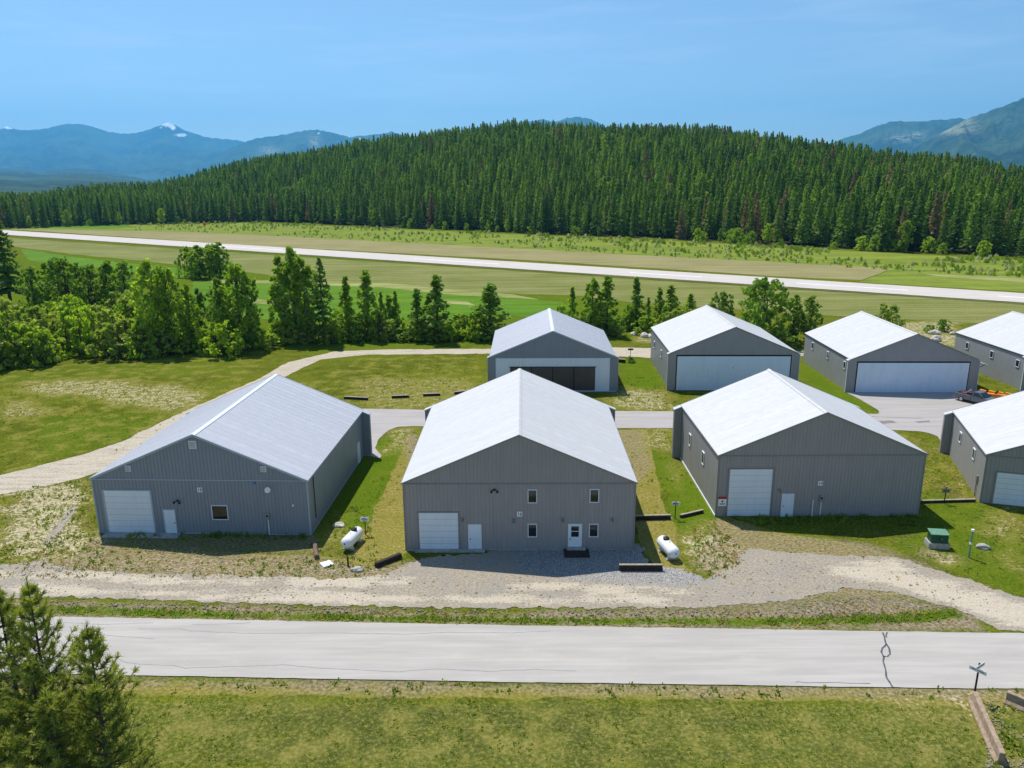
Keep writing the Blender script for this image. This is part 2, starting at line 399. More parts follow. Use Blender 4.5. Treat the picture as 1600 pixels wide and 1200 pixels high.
LUSH = [
 ([(500, 780), (590, 690), (640, 668), (632, 720), (560, 850), (520, 840)], .9),
 ([(1060, 720), (1120, 800), (1130, 830), (1090, 870), (1050, 800), (1010, 700)], .95),
 ([(965, 560), (1012, 562), (1040, 606), (975, 612)], .9),
 ([(1255, 566), (1320, 612), (1370, 645), (1290, 620), (1250, 590)], .9),
 ([(1440, 770), (1530, 785), (1600, 830), (1600, 935), (1500, 890), (1400, 855), (1437, 812)], .6),
 ([(1525, 610), (1600, 612), (1600, 640), (1530, 640)], .6),
 ([(60, 650), (250, 640), (250, 680), (60, 720)], .45),
 ([(0, 575), (380, 555), (380, 580), (0, 600)], .35),
 ([(480, 540), (760, 535), (760, 548), (480, 556)], .5),
 ([(480, 380), (900, 458), (1000, 480), (1000, 530), (0, 560), (0, 400)], .75),
]
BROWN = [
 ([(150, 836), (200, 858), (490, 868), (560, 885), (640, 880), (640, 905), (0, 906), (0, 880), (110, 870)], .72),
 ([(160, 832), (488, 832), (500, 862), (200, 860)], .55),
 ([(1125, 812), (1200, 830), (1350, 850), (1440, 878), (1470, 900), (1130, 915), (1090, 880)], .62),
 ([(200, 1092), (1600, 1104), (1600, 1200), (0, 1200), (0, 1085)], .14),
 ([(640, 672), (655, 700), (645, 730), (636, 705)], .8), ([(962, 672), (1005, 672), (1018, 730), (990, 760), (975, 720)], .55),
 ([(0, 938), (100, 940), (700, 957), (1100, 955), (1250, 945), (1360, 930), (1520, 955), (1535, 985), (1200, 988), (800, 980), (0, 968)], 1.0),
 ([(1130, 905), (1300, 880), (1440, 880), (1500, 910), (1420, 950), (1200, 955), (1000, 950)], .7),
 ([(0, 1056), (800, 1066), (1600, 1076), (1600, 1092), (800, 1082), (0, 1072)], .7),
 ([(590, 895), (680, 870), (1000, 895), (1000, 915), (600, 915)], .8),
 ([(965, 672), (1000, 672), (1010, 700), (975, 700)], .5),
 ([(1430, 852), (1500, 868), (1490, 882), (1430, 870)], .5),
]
DITCH = P2([(0, 947), (200, 951), (600, 962), (900, 966), (1200, 966), (1400, 960), (1490, 952), (1505, 964), (1400, 974), (1200, 977), (900, 975), (600, 971), (200, 962), (0, 957)])
NG = {}
def zone(lst, x, y, feather, warp, seed):
    o = np.zeros(x.shape)
    for i, (p, s) in enumerate(lst): o = np.maximum(o, s * soft(P2(p), x, y, feather, warp, seed + i, .35))
    return o
def lush_f(x, y): return np.maximum(zone(LUSH, x, y, .8, .8, 20), soft(DITCH, x, y, .25, .35, 5, .8))
def dry_f(x, y): return zone(DRY, x, y, .35, .3, 40)
def bare_f(x, y): return zone(BARE, x, y, 2.2, 2.2, 60)
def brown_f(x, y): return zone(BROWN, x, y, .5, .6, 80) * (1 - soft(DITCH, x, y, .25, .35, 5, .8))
def axis(a, b, st, far, grow=1.12):
    c = list(np.arange(a, b + st / 2, st)); d = st
    lo = [a]; hi = [c[-1]]
    while hi[-1] < far: d *= grow; hi.append(hi[-1] + d)
    d = st
    while lo[-1] > -far: d *= grow; lo.append(lo[-1] - d)
    return np.array(lo[1:][::-1] + c + hi[1:])
def xy_grid():
    gx = axis(-62, 92, .4, 16000); gy = axis(32, 150, .4, 16000)
    return np.meshgrid(gx, gy)
GX, GY = xy_grid()
def dip(x, y):
    yc = np.interp(x, [-60, -27, 0, 20, 33], [49.6, 48.5, 47.25, 46.8, 46.6])
    w = np.exp(-((y - yc) / .7) ** 2) * (1 - sstep(28, 33, x))
    return -.05 * w
GZ = dip(GX, GY)
far_w = sstep(60, 220, np.hypot(GX, GY - 80))
ny_, nx_ = GX.shape
idx = np.arange(nx_ * ny_).reshape(ny_, nx_)
GF = np.stack([idx[:-1, :-1].ravel(), idx[:-1, 1:].ravel(), idx[1:, 1:].ravel(), idx[1:, :-1].ravel()], 1)
gxr, gyr = GX.ravel(), GY.ravel()
near = (np.abs(gxr) < 400) & (gyr > 0) & (gyr < 500)
def on_near(f):
    o = np.zeros(gxr.shape); o[near] = f(gxr[near], gyr[near]); return o
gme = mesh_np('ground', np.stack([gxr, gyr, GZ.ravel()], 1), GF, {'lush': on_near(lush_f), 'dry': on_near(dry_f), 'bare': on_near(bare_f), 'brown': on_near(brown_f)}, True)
link('ground', gme, None, M['ground'])['kind'] = 'structure'

# --- asphalt road
def asphalt(name, base, warm=1.0, crack=True, tracks=None):
    m, nt, b = mat(name, 0.88, 0.2)
    n1 = noise(nt, pos(nt, (.12, 1, 1)), 1.1, 5); n2 = noise(nt, pos(nt), 22, 2); n3 = noise(nt, pos(nt), .5, 4)
    c = mixc(nt, ramp(nt, n1, .3, .72), tuple(x * .9 for x in base), tuple(x * 1.09 for x in base))
    c = mixc(nt, ramp(nt, n2, .45, .8, 0, .3), c, tuple(x * .72 for x in base))
    c = mixc(nt, ramp(nt, n3, .55, .8, 0, .35), c, tuple(x * 1.18 for x in base))
    n4 = noise(nt, pos(nt, (.02, 1, 1)), 2.6, 3); c = mixc(nt, ramp(nt, n4, .5, .62, 0, .35), c, tuple(x * .86 for x in base))
    nt.links.new(c, b.inputs['Base Color']); bump(nt, b, n2, .35, .01)
    return m
M['asphalt'] = asphalt('pale_worn_asphalt', (0.43, 0.40, 0.365))
M['asphalt_mid'] = asphalt('taxiway_asphalt', (0.39, 0.36, 0.34))
M['runway'] = asphalt('runway_surface', (0.54, 0.485, 0.44))
RT = np.array([(-200, 55.2), (-60, 48.9), (-26.7, 47.35), (-.1, 46.1), (33.7, 44.7), (60, 43.7), (200, 38)]); RB = np.array([(-200, 47.5), (-60, 42.2), (-23.7, 40.95), (-.1, 40.0), (30, 39.0), (60, 38.1), (200, 33)])
region('road', [np.concatenate([RT, RB[::-1]])], .5, .05, M['asphalt'], .05, 1.2, seed=5)
M['crack_seal'] = plain('dark_crack_sealant', (0.085, 0.095, 0.105), .7)
M['crack_faint'] = plain('worn_crack_sealant', (0.25, 0.28, 0.30), .8)
def crack(paths, w, m, label):
    mb = MB()
    for pth in paths:
        pts = [Vector((*G(*p), 0.056)) for p in pth]
        fine = []
        for a, b_ in zip(pts[:-1], pts[1:]):
            k = max(2, int((b_ - a).length / .35))
            for i in range(k): fine.append(a.lerp(b_, i / k))
        fine.append(pts[-1])
        fine = [p + Vector((random.uniform(-.025, .025), random.uniform(-.03, .03), 0)) for p in fine]
        L = []
        for i, p in enumerate(fine):
            t = (fine[min(i + 1, len(fine) - 1)] - fine[max(i - 1, 0)]).normalized(); n = Vector((-t.y, t.x, 0)) * w * random.uniform(.35, .6)
            L += [p - n, p + n]
        mb.add(L, [(2 * i, 2 * i + 2, 2 * i + 3, 2 * i + 1) for i in range(len(fine) - 1)])
    o = mb.build('road_marking', m); o['kind'] = 'structure'; return o
crack([[(1379, 989), (1382, 998), (1385, 1008), (1379, 1014), (1377, 1020), (1380, 1027), (1380, 1034), (1384, 1047), (1384, 1057), (1389, 1066), (1395, 1075)],
       [(1386, 989), (1384, 997)], [(1385, 1008), (1390, 1016), (1391, 1023), (1387, 1027), (1380, 1027)]], .11, M['crack_seal'], '')
crack([[(1243, 1067), (1248, 1066), (1262, 1068), (1300, 1068), (1360, 1069)]], .05, M['crack_seal'], '')
crack([[(100, 973), (160, 977), (240, 974)], [(215, 984), (260, 984), (280, 983), (300, 987), (400, 991), (520, 990), (640, 992), (700, 989), (800, 990), (860, 987)], [(300, 977), (360, 976), (390, 974)],
       [(165, 994), (200, 996), (240, 999)], [(170, 1025), (200, 1037), (240, 1040), (270, 1041), (290, 1045), (350, 1043), (440, 1040), (520, 1046), (620, 1051), (680, 1046), (760, 1050), (840, 1047), (900, 1050)]], .055, M['crack_faint'], '')

# --- gravel
def gravel_mat(name):
    m, nt, b = mat(name, .95, .1)
    v = pos(nt); st = noise(nt, pos(nt, (.16, 1, 1)), 1.6, 5, .65); n2 = noise(nt, v, 5, 4, .7); n3 = noise(nt, v, 17, 2, .6); big = noise(nt, v, .35, 4)
    sand = mixc(nt, ramp(nt, n3, .3, .7), (0.38, 0.32, 0.235), (0.60, 0.53, 0.42))
    grey = mixc(nt, ramp(nt, n3, .3, .7), (0.19, 0.17, 0.145), (0.40, 0.36, 0.31))
    tan = mixc(nt, ramp(nt, n2, .3, .7), (0.25, 0.21, 0.155), (0.41, 0.36, 0.285))
    f = math_(nt, 'ADD', attr(nt, 'pale'), math_(nt, 'MULTIPLY', math_(nt, 'SUBTRACT', math_(nt, 'MULTIPLY', math_(nt, 'ADD', st, n2), .5), .5), 2.6))
    c = mixc(nt, ramp(nt, f, .3, .7), mixc(nt, ramp(nt, math_(nt, 'ADD', big, math_(nt, 'MULTIPLY', n2, .3)), .42, .72), grey, tan), sand)
    c = mixc(nt, attr(nt, 'stone'), c, mixc(nt, ramp(nt, n3, .38, .62), (0.10, 0.10, 0.10), (0.46, 0.44, 0.41)))
    nt.links.new(c, b.inputs['Base Color']); bump(nt, b, math_(nt, 'ADD', n2, n3), .6, .05)
    return m
M['gravel'] = gravel_mat('driveway_gravel')
DRIVE = [P2([(-400, 880), (-100, 878), (0, 884), (60, 878), (110, 890), (200, 896), (300, 898), (450, 901), (520, 906), (600, 898), (640, 880), (690, 868), (760, 866), (800, 850), (1000, 850), (1012, 880), (1070, 890), (1100, 905), (1150, 880), (1170, 858), (1300, 868), (1400, 870), (1450, 886), (1500, 902), (1560, 922), (1640, 948), (1800, 990),
                (1800, 1010), (1660, 990), (1560, 984), (1530, 966), (1490, 948), (1440, 938), (1400, 926), (1330, 918), (1240, 938), (1100, 948), (900, 950), (700, 950), (450, 945), (250, 938), (100, 932), (0, 937), (-100, 935), (-400, 930)])]
T1 = [P2([(-100, 893), (60, 893), (200, 898), (400, 904), (640, 903), (640, 916), (400, 916), (200, 910), (60, 905), (-100, 905)]),
      P2([(-100, 915), (60, 915), (250, 922), (500, 928), (800, 932), (1060, 928), (1060, 942), (800, 943), (500, 942), (250, 936), (60, 928), (-100, 930)]),
      P2([(1285, 882), (1340, 880), (1400, 878), (1430, 895), (1500, 915), (1640, 955), (1640, 985), (1560, 980), (1500, 950), (1420, 925), (1340, 905), (1290, 895)]),
      P2([(800, 912), (1000, 915), (1080, 925), (1000, 925), (800, 922)])]
ST = [P2([(800, 855), (1000, 855), (1010, 880), (1085, 890), (1105, 902), (1060, 915), (960, 912), (880, 905), (820, 890)])]
def many(ps, x, y, fe, wa, sd): 
    o = np.zeros(x.shape)
    for i, p in enumerate(ps): o = np.maximum(o, soft(p, x, y, fe, wa, sd + i, .5))
    return o
region('gravel_drive', DRIVE, .16, .02, M['gravel'], .38, 1.7, {'pale': lambda x, y: .12 + .62 * many(T1, x, y, 1.0, .9, 7), 'stone': lambda x, y: many(ST, x, y, .9, .9, 9)}, 11)
LOOP_U = [(-300, 812), (-100, 768), (0, 743), (60, 728), (125, 712), (190, 690), (262, 655), (340, 620), (400, 594), (450, 566), (525, 549), (600, 546), (766, 545), (880, 545), (960, 543), (1015, 544), (1130, 545), (1251, 548), (1420, 552), (1600, 556), (1800, 560)]
LOOP_L = [(1800, 572), (1600, 566), (1420, 562), (1251, 556), (1130, 556), (1015, 559), (996, 558), (975, 557), (960, 556), (940, 556), (766, 553), (575, 554), (500, 562), (445, 589), (400, 618), (340, 655), (270, 690), (200, 722), (125, 748), (60, 762), (0, 773), (-100, 798), (-300, 850)]
region('gravel_track', [P2(LOOP_U + LOOP_L)], .3, .02, M['gravel'], .35, .6, {'pale': lambda x, y: .62 + 0 * x, 'stone': lambda x, y: 0 * x}, 12)
region('path', [P2([(112, 790), (122, 793), (90, 838), (72, 852), (66, 850), (95, 812)])], .2, .024, M['gravel'], .2, 1, {'pale': lambda x, y: .2 + 0 * x, 'stone': lambda x, y: 0 * x}, 13)
# --- taxiway between the two rows
TAXI = P2([(430, 638), (575, 639), (700, 641), (1060, 643), (1215, 645), (1374, 647), (1372, 641), (1345, 625), (1322, 613), (1318, 611), (1526, 611), (1560, 625), (1590, 640), (1800, 652),
           (1800, 720), (1545, 700), (1478, 700), (1470, 690), (1465, 682), (1452, 677), (1437, 674), (1395, 672), (1225, 670), (1058, 669), (960, 669), (700, 667), (645, 666), (622, 667), (606, 673), (592, 686), (586, 700), (596, 712), (594, 716), (572, 712), (500, 716), (430, 716)])
region('taxiway', [TAXI], .35, .03, M['asphalt_mid'], .06, 1.0, seed=14)
mk = MB()
for a, b_ in (((1215, 646), (1440, 654)),):
    A = Vector((*G(*a), .036)); B_ = Vector((*G(*b_), .036)); n = (B_ - A).normalized(); n = Vector((-n.y, n.x, 0)) * .05
    mk.add([A - n, B_ - n, B_ + n, A + n], [(0, 1, 2, 3)])
mk.build('pavement_joint', M['crack_seal'])['kind'] = 'structure'
def patch(name, poly, m, z, amp=.2): region(name, [P2(poly)], .25, z, m, amp, .8, seed=21)
M['asphalt_patch'] = asphalt('dark_patch_asphalt', (0.22, 0.2, 0.19))
patch('asphalt_patch', [(1374, 658), (1395, 657), (1400, 661), (1378, 663)], M['asphalt_patch'], .036)
patch('asphalt_patch', [(1430, 659), (1452, 657), (1455, 660), (1436, 661)], M['asphalt_patch'], .036)

# --- fields and runway
def field_mat(name, a, b_, stripe, rot, s2=.05):
    m, nt, b = mat(name, .95, .05)
    st = noise(nt, pos(nt, (.03, 1, 1), rot), stripe, 4, .6); n2 = noise(nt, pos(nt), s2, 5); n3 = noise(nt, pos(nt), 1.5, 3)
    f = math_(nt, 'ADD', math_(nt, 'MULTIPLY', st, .6), math_(nt, 'ADD', math_(nt, 'MULTIPLY', n2, .35), math_(nt, 'MULTIPLY', n3, .15)))
    g_ = noise(nt, pos(nt), 2.2, 3, .7)
    nt.links.new(mixc(nt, ramp(nt, g_, .3, .55, .35, 0), mixc(nt, ramp(nt, f, .4, .7), a, b_), tuple(q * .45 for q in a)), b.inputs['Base Color']); bump(nt, b, n3, .4, .1); return m
rd = G(1200, 450); re = G(400, 397); RW_ANG = math.atan2(rd[1] - re[1], rd[0] - re[0])
M['mown'] = field_mat('mown_strip_grass', (0.13, 0.155, 0.03), (0.26, 0.25, 0.09), .55, -RW_ANG)
M['mown_tan'] = field_mat('dry_mown_strip_grass', (0.22, 0.20, 0.08), (0.32, 0.28, 0.13), .3, -RW_ANG)
M['crop'] = field_mat('green_crop', (0.07, 0.155, 0.010), (0.125, 0.235, 0.016), .5, R(20))
M['scrub_ground'] = field_mat('rough_pasture', (0.12, 0.17, 0.02), (0.24, 0.28, 0.04), .2, -RW_ANG, .12)
M['clay'] = field_mat('pale_dry_grass', (0.15, 0.19, 0.03), (0.36, 0.34, 0.14), .4, 0)
def far_region(name, pts, res, z, m, amp=1.0, seed=1): return region(name, [P2(pts)], res, z, m, amp, .06, seed=seed)
far_region('runway_verge', [(-500, 360), (-60, 364), (0, 371), (400, 397), (1200, 450), (1600, 474), (1900, 490), (1900, 530), (1600, 510), (1420, 499), (1200, 488), (980, 472), (890, 462), (800, 458), (700, 455), (600, 448), (440, 432), (300, 416), (230, 409), (180, 404), (110, 397), (60, 390), (0, 382), (-500, 372)], 2.0, .03, M['mown'], 1.5, 3)
far_region('runway_verge', [(-500, 350), (100, 359), (200, 361), (260, 362), (400, 367), (600, 378), (800, 388), (1000, 399), (1200, 409), (1392, 420), (1345, 438), (1200, 431), (800, 405), (400, 384), (0, 357), (-500, 347)], 2.0, .03, M['mown_tan'], 1.0, 4)
far_region('meadow', [(-700, 338), (0, 351), (200, 349), (400, 348), (600, 357), (800, 366), (1000, 374), (1200, 385), (1400, 396), (1600, 406), (2000, 424), (2000, 470), (1600, 456), (1345, 441), (1392, 422), (1200, 411), (1000, 401), (800, 390), (600, 380), (400, 369), (260, 364), (100, 361), (-700, 345)], 2.5, .02, M['scrub_ground'], 1.5, 5)
far_region('crop_field', [(30, 388), (110, 401), (230, 415), (290, 420), (330, 424), (300, 438), (240, 430), (160, 420), (50, 408)], 1.5, .035, M['crop'], 1.2, 6)
far_region('crop_field', [(300, 440), (420, 440), (560, 442), (620, 450), (700, 459), (800, 466), (880, 472), (905, 486), (860, 500), (780, 492), (700, 500), (560, 500), (420, 500), (300, 480)], 1.5, .035, M['crop'], 1.0, 7)
far_region('crop_field', [(-200, 340), (40, 351), (190, 350), (215, 355), (160, 358), (20, 355), (-200, 349)], 3, .035, M['crop'], 2.0, 8)
far_region('dry_strip', [(330, 437), (430, 438), (600, 442), (700, 452), (800, 460), (840, 468), (700, 460), (600, 449), (430, 443), (330, 442)], 1.0, .04, M['clay'], .8, 9)
far_region('dry_strip', [(340, 460), (400, 467), (440, 472), (440, 478), (390, 473), (340, 468)], 1.0, .045, M['clay'], .6, 10)
far_region('dry_strip', [(690, 468), (730, 472), (740, 477), (700, 474)], 1.0, .045, M['clay'], .8, 10)
far_region('dry_strip', [(1440, 428), (1560, 432), (1600, 436), (1600, 441), (1480, 434)], 1.5, .045, M['clay'], 1.5, 10)
RWY = [(-900, 318), (-500, 337), (0, 361), (400, 386), (800, 408), (1200, 435), (1600, 458), (2000, 482), (2000, 500), (1600, 475), (1200, 450.5), (800, 424.5), (400, 397.5), (0, 371), (-500, 345), (-900, 324)]
a0, a1 = np.array(G(0, 359.3)), np.array(G(1600, 458.5)); b0, b1 = np.array(G(0, 366.3)), np.array(G(1600, 473))
da = (a1 - a0) / np.linalg.norm(a1 - a0); db = (b1 - b0) / np.linalg.norm(b1 - b0)
region('runway', [np.array([a0 - da * 120, a1 + da * 250, b1 + db * 250, b0 - db * 120])], 2.0, .07, M['runway'], .15, .3, seed=15)
c0_, c1_ = np.array(G(0, 367.4)), np.array(G(1600, 476.5))
M['edge_grass'] = field_mat('dark_uncut_edge_grass', (0.07, 0.085, 0.02), (0.13, 0.13, 0.04), .5, 0)
region('runway_verge', [np.array([b0 - db * 120 - np.array([0, .3]), b1 + db * 250 - np.array([0, .3]), c1_ + db * 250, c0_ - db * 120])], 1.0, .05, M['edge_grass'], .8, .3, seed=16)
M['marking'] = plain('white_runway_paint', (0.85, 0.85, 0.84), .7, var=.05)
mk = MB(); cl0 = (a0 + b0) / 2; cl1 = (a1 + b1) / 2; dc = (cl1 - cl0) / np.linalg.norm(cl1 - cl0); nn = np.array([-dc[1], dc[0]])
for px0, px1, py0, py1 in ((985, 1100, 425.5, 432.5), (1245, 1420, 442, 453), (640, 780, 405, 413), (300, 430, 384.5, 392), (1560, 1700, 462, 470)):
    A = np.array(G(px0, py0)); A = cl0 + dc * ((A - cl0) @ dc); B_ = np.array(G(px1, py1)); B_ = cl0 + dc * ((B_ - cl0) @ dc)
    w = nn * .35
    mk.add([(*(A - w), .08), (*(B_ - w), .08), (*(B_ + w), .08), (*(A + w), .08)], [(0, 1, 2, 3)])
mk.build('runway_marking', M['marking'])['kind'] = 'structure'

# ================================================================== HANGARS
RIB = .305
def ribs(length, depth=.022, wt=.03, wb=.045):
    "profile (u, out) of ribbed sheet over the length"
    n = max(1, int(round(length / RIB))); st = length / n; P = [(0.0, 0.0)]
    for i in range(n):
        c = (i + .5) * st
        P += [(c - wb, 0), (c - wt, depth), (c + wt, depth), (c + wb, 0)]
    P.append((length, 0.0)); return P
def ribwall(mb, a, b_, out, hf, z0=0.0, depth=None, kinks=()):
    "vertical ribbed sheet from a to b (2d local), out = outward 2d, hf(u) top height"
    a = Vector(a); b_ = Vector(b_); L = (b_ - a).length; d = (b_ - a) / L; out = Vector(out)
    if depth is None: depth = .034 if abs(out.y) > .5 else .010
    P = ribs(L, depth)
    for k in kinks:
        off = np.interp(k, [p[0] for p in P], [p[1] for p in P]); P.append((k, float(off)))
    P.sort(); vs = []
    for u, o in P:
        q = a + d * u + out * o
        vs += [(q.x, q.y, z0), (q.x, q.y, hf(u))]
    mb.add(vs, [(2 * i, 2 * i + 2, 2 * i + 3, 2 * i + 1) for i in range(len(P) - 1)])
def roof_half(mb, x_e, z_e, z_r, y0, y1, depth=.008, th=.09):
    "one roof slope from eave x_e to the ridge at x = 0"
    P = ribs(y1 - y0, depth); sl = Vector((x_e, 0, z_e - z_r)).normalized(); nrm = Vector((-sl.z, 0, sl.x)) if x_e > 0 else Vector((sl.z, 0, -sl.x))
    if nrm.z < 0: nrm = -nrm
    vs = []
    for u, o in P:
        e = Vector((x_e, y0 + u, z_e)) + nrm * (o + th); r = Vector((0, y0 + u, z_r)) + nrm * (o + th); r.x = 0
        vs += [tuple(e), tuple(r)]
    n = len(P); mb.add(vs, [(2 * i, 2 * i + 1, 2 * i + 3, 2 * i + 2) for i in range(n - 1)])
    # underside and edges
    c = [Vector((x_e, y0, z_e)), Vector((0, y0, z_r)), Vector((0, y1, z_r)), Vector((x_e, y1, z_e))]
    t = [p + nrm * th for p in c]
    for p in t:
        if abs(p.x) < .2: p.x = 0
    mb.add(c + t, [(0, 1, 2, 3), (0, 1, 5, 4), (2, 3, 7, 6), (3, 0, 4, 7)])
def plate(mb, face, u0, u1, z0, z1, t0, t1, W, L):
    "box on a wall; face front/left/right/back; u along the wall"
    if face == 'front': mb.box(u0, u1, -t1, -t0, z0, z1)
    elif face == 'back': mb.box(u0, u1, L + t0, L + t1, z0, z1)
    elif face == 'left': mb.box(-W / 2 - t1, -W / 2 - t0, u0, u1, z0, z1)
    else: mb.box(W / 2 + t0, W / 2 + t1, u0, u1, z0, z1)
    return mb
def window(root, face, u0, u1, z0, z1, W, L, split=False):
    f = MB(); w = .07
    for q in ((u0, u1, z1 - w, z1), (u0, u1, z0, z0 + w), (u0, u0 + w, z0 + w, z1 - w), (u1 - w, u1, z0 + w, z1 - w)): plate(f, face, q[0], q[1], q[2], q[3], 0, .1, W, L)
    if split: plate(f, face, u0 + w, u1 - w, (z0 + z1) / 2 - .025, (z0 + z1) / 2 + .025, 0, .09, W, L)
    fr = f.build('window', M['trim_white'], root, bevel=.008)
    plate(MB(), face, u0 + w, u1 - w, z0 + w, z1 - w, 0, .06, W, L).build('pane', M['glass'], fr)
    return fr
def overhead_door(root, u0, u1, z1, W, L, trim='trim_taupe'):
    n = max(4, int(round(z1 / .55))); h = (z1 - .06) / n
    mb = MB()
    for i in range(n):
        z = .06 + i * h
        plate(mb, 'front', u0 + .06, u1 - .06, z + .008, z + h - .008, 0, .055, W, L)
        plate(mb, 'front', u0 + .06, u1 - .06, z + h * .45, z + h * .55, .055, .062, W, L)
    d = mb.build('overhead_door', M['door_white'], root)
    plate(MB(), 'front', u0 + .05, u1 - .05, .05, z1 - .005, 0, .047, W, L).build('door_seam', M['seam'], d)
    f = MB(); plate(f, 'front', u0 - .1, u0 + .05, 0, z1 + .1, 0, .07, W, L); plate(f, 'front', u1 - .05, u1 + .1, 0, z1 + .1, 0, .07, W, L); plate(f, 'front', u0 + .05, u1 - .05, z1, z1 + .1, 0, .07, W, L)
    f.build('door_frame', M[trim], d)
    return d
def man_door(root, u0, u1, z1, W, L, lite=False, frame='trim_white', face='front', hs=-1):
    mb = MB(); plate(mb, face, u0 + .08, u1 - .08, .05, z1 - .07, 0, .05, W, L)
    if not lite:
        for zz in (.3, 1.0, 1.55):
            for uu in (u0 + .2, (u0 + u1) / 2 + .04): plate(mb, face, uu, uu + (u1 - u0) / 2 - .26, zz, zz + .38, .05, .056, W, L)
    d = mb.build('door', M['door_white'], root)
    f = MB(); plate(f, face, u0, u0 + .075, 0, z1, 0, .075, W, L); plate(f, face, u1 - .075, u1, 0, z1, 0, .075, W, L); plate(f, face, u0 + .075, u1 - .075, z1 - .065, z1, 0, .075, W, L); plate(f, face, u0 + .075, u1 - .075, 0, .045, 0, .09, W, L)
    f.build('door_frame', M[frame], d)
    hu = u0 + .18 if hs < 0 else u1 - .18
    if face == 'front': MB().tube([(hu, -.05, 1.02), (hu, -.1, 1.02), (hu - .0, -.13, 1.02)], [.03, .03, .05], 8).build('handle', M['black'], d)
    if lite:
        plate(MB(), face, u0 + .26, u1 - .26, 1.2, 1.65, .05, .062, W, L).build('pane', M['glass'], d)
        plate(MB(), face, u0 + .26, u1 - .26, 1.72, 2.12, .05, .062, W, L).build('pane', M['glass'], d)
    return d
def number_plate(root, u, z, txt, W, L, s=.34, y=0):
    p = MB().box(u - .22, u + .22, -.075 - y, -.03 - y, z - .21, z + .21).build('number_plate', M['sign_white'], root, bevel=.006)
    me = text_mesh(txt, s * 1.15, 'numerals'); me.materials.clear(); me.materials.append(M['ink'])
    me.transform(Matrix.Translation((u, -.082 - y, z)) @ Matrix.Rotation(math.pi / 2, 4, 'X'))
    link('numerals', me, p)
def lamp(root, u, z, twin=False, y=0):
    mb = MB().box(u - .07, u + .07, -.1 - y, -.025 - y, z - .07, z + .07)
    for s in ((-1, 1) if twin else (0,)):
        mb.tube([(u + s * .1, -.08 - y, z), (u + s * .2, -.18 - y, z - .06), (u + s * .26, -.3 - y, z - .14)], [.05, .07, .1], 8)
    mb.build('wall_lamp', M['metal'] if not twin else M['black'], root)
def meter(root, u, z, W, L, face='front'):
    mb = MB(); plate(mb, face, u - .18, u + .18, z - .28, z + .3, 0, .16, W, L)
    o = mb.build('meter_box', M['metal'], root, bevel=.01)
    if face == 'front':
        MB().tube([(u, -.16, z + .08), (u, -.26, z + .08)], [.1, .09], 12).build('meter', M['glass'], o)
        MB().tube([(u + .04, -.08, 0), (u + .04, -.08, z - .28)], [.045, .045], 8).build('conduit', M['sign_white'], o)
    else:
        MB().tube([(-W / 2 - .09, u, 0), (-W / 2 - .09, u, z - .28)], [.045, .045], 8).build('conduit', M['metal'], o)

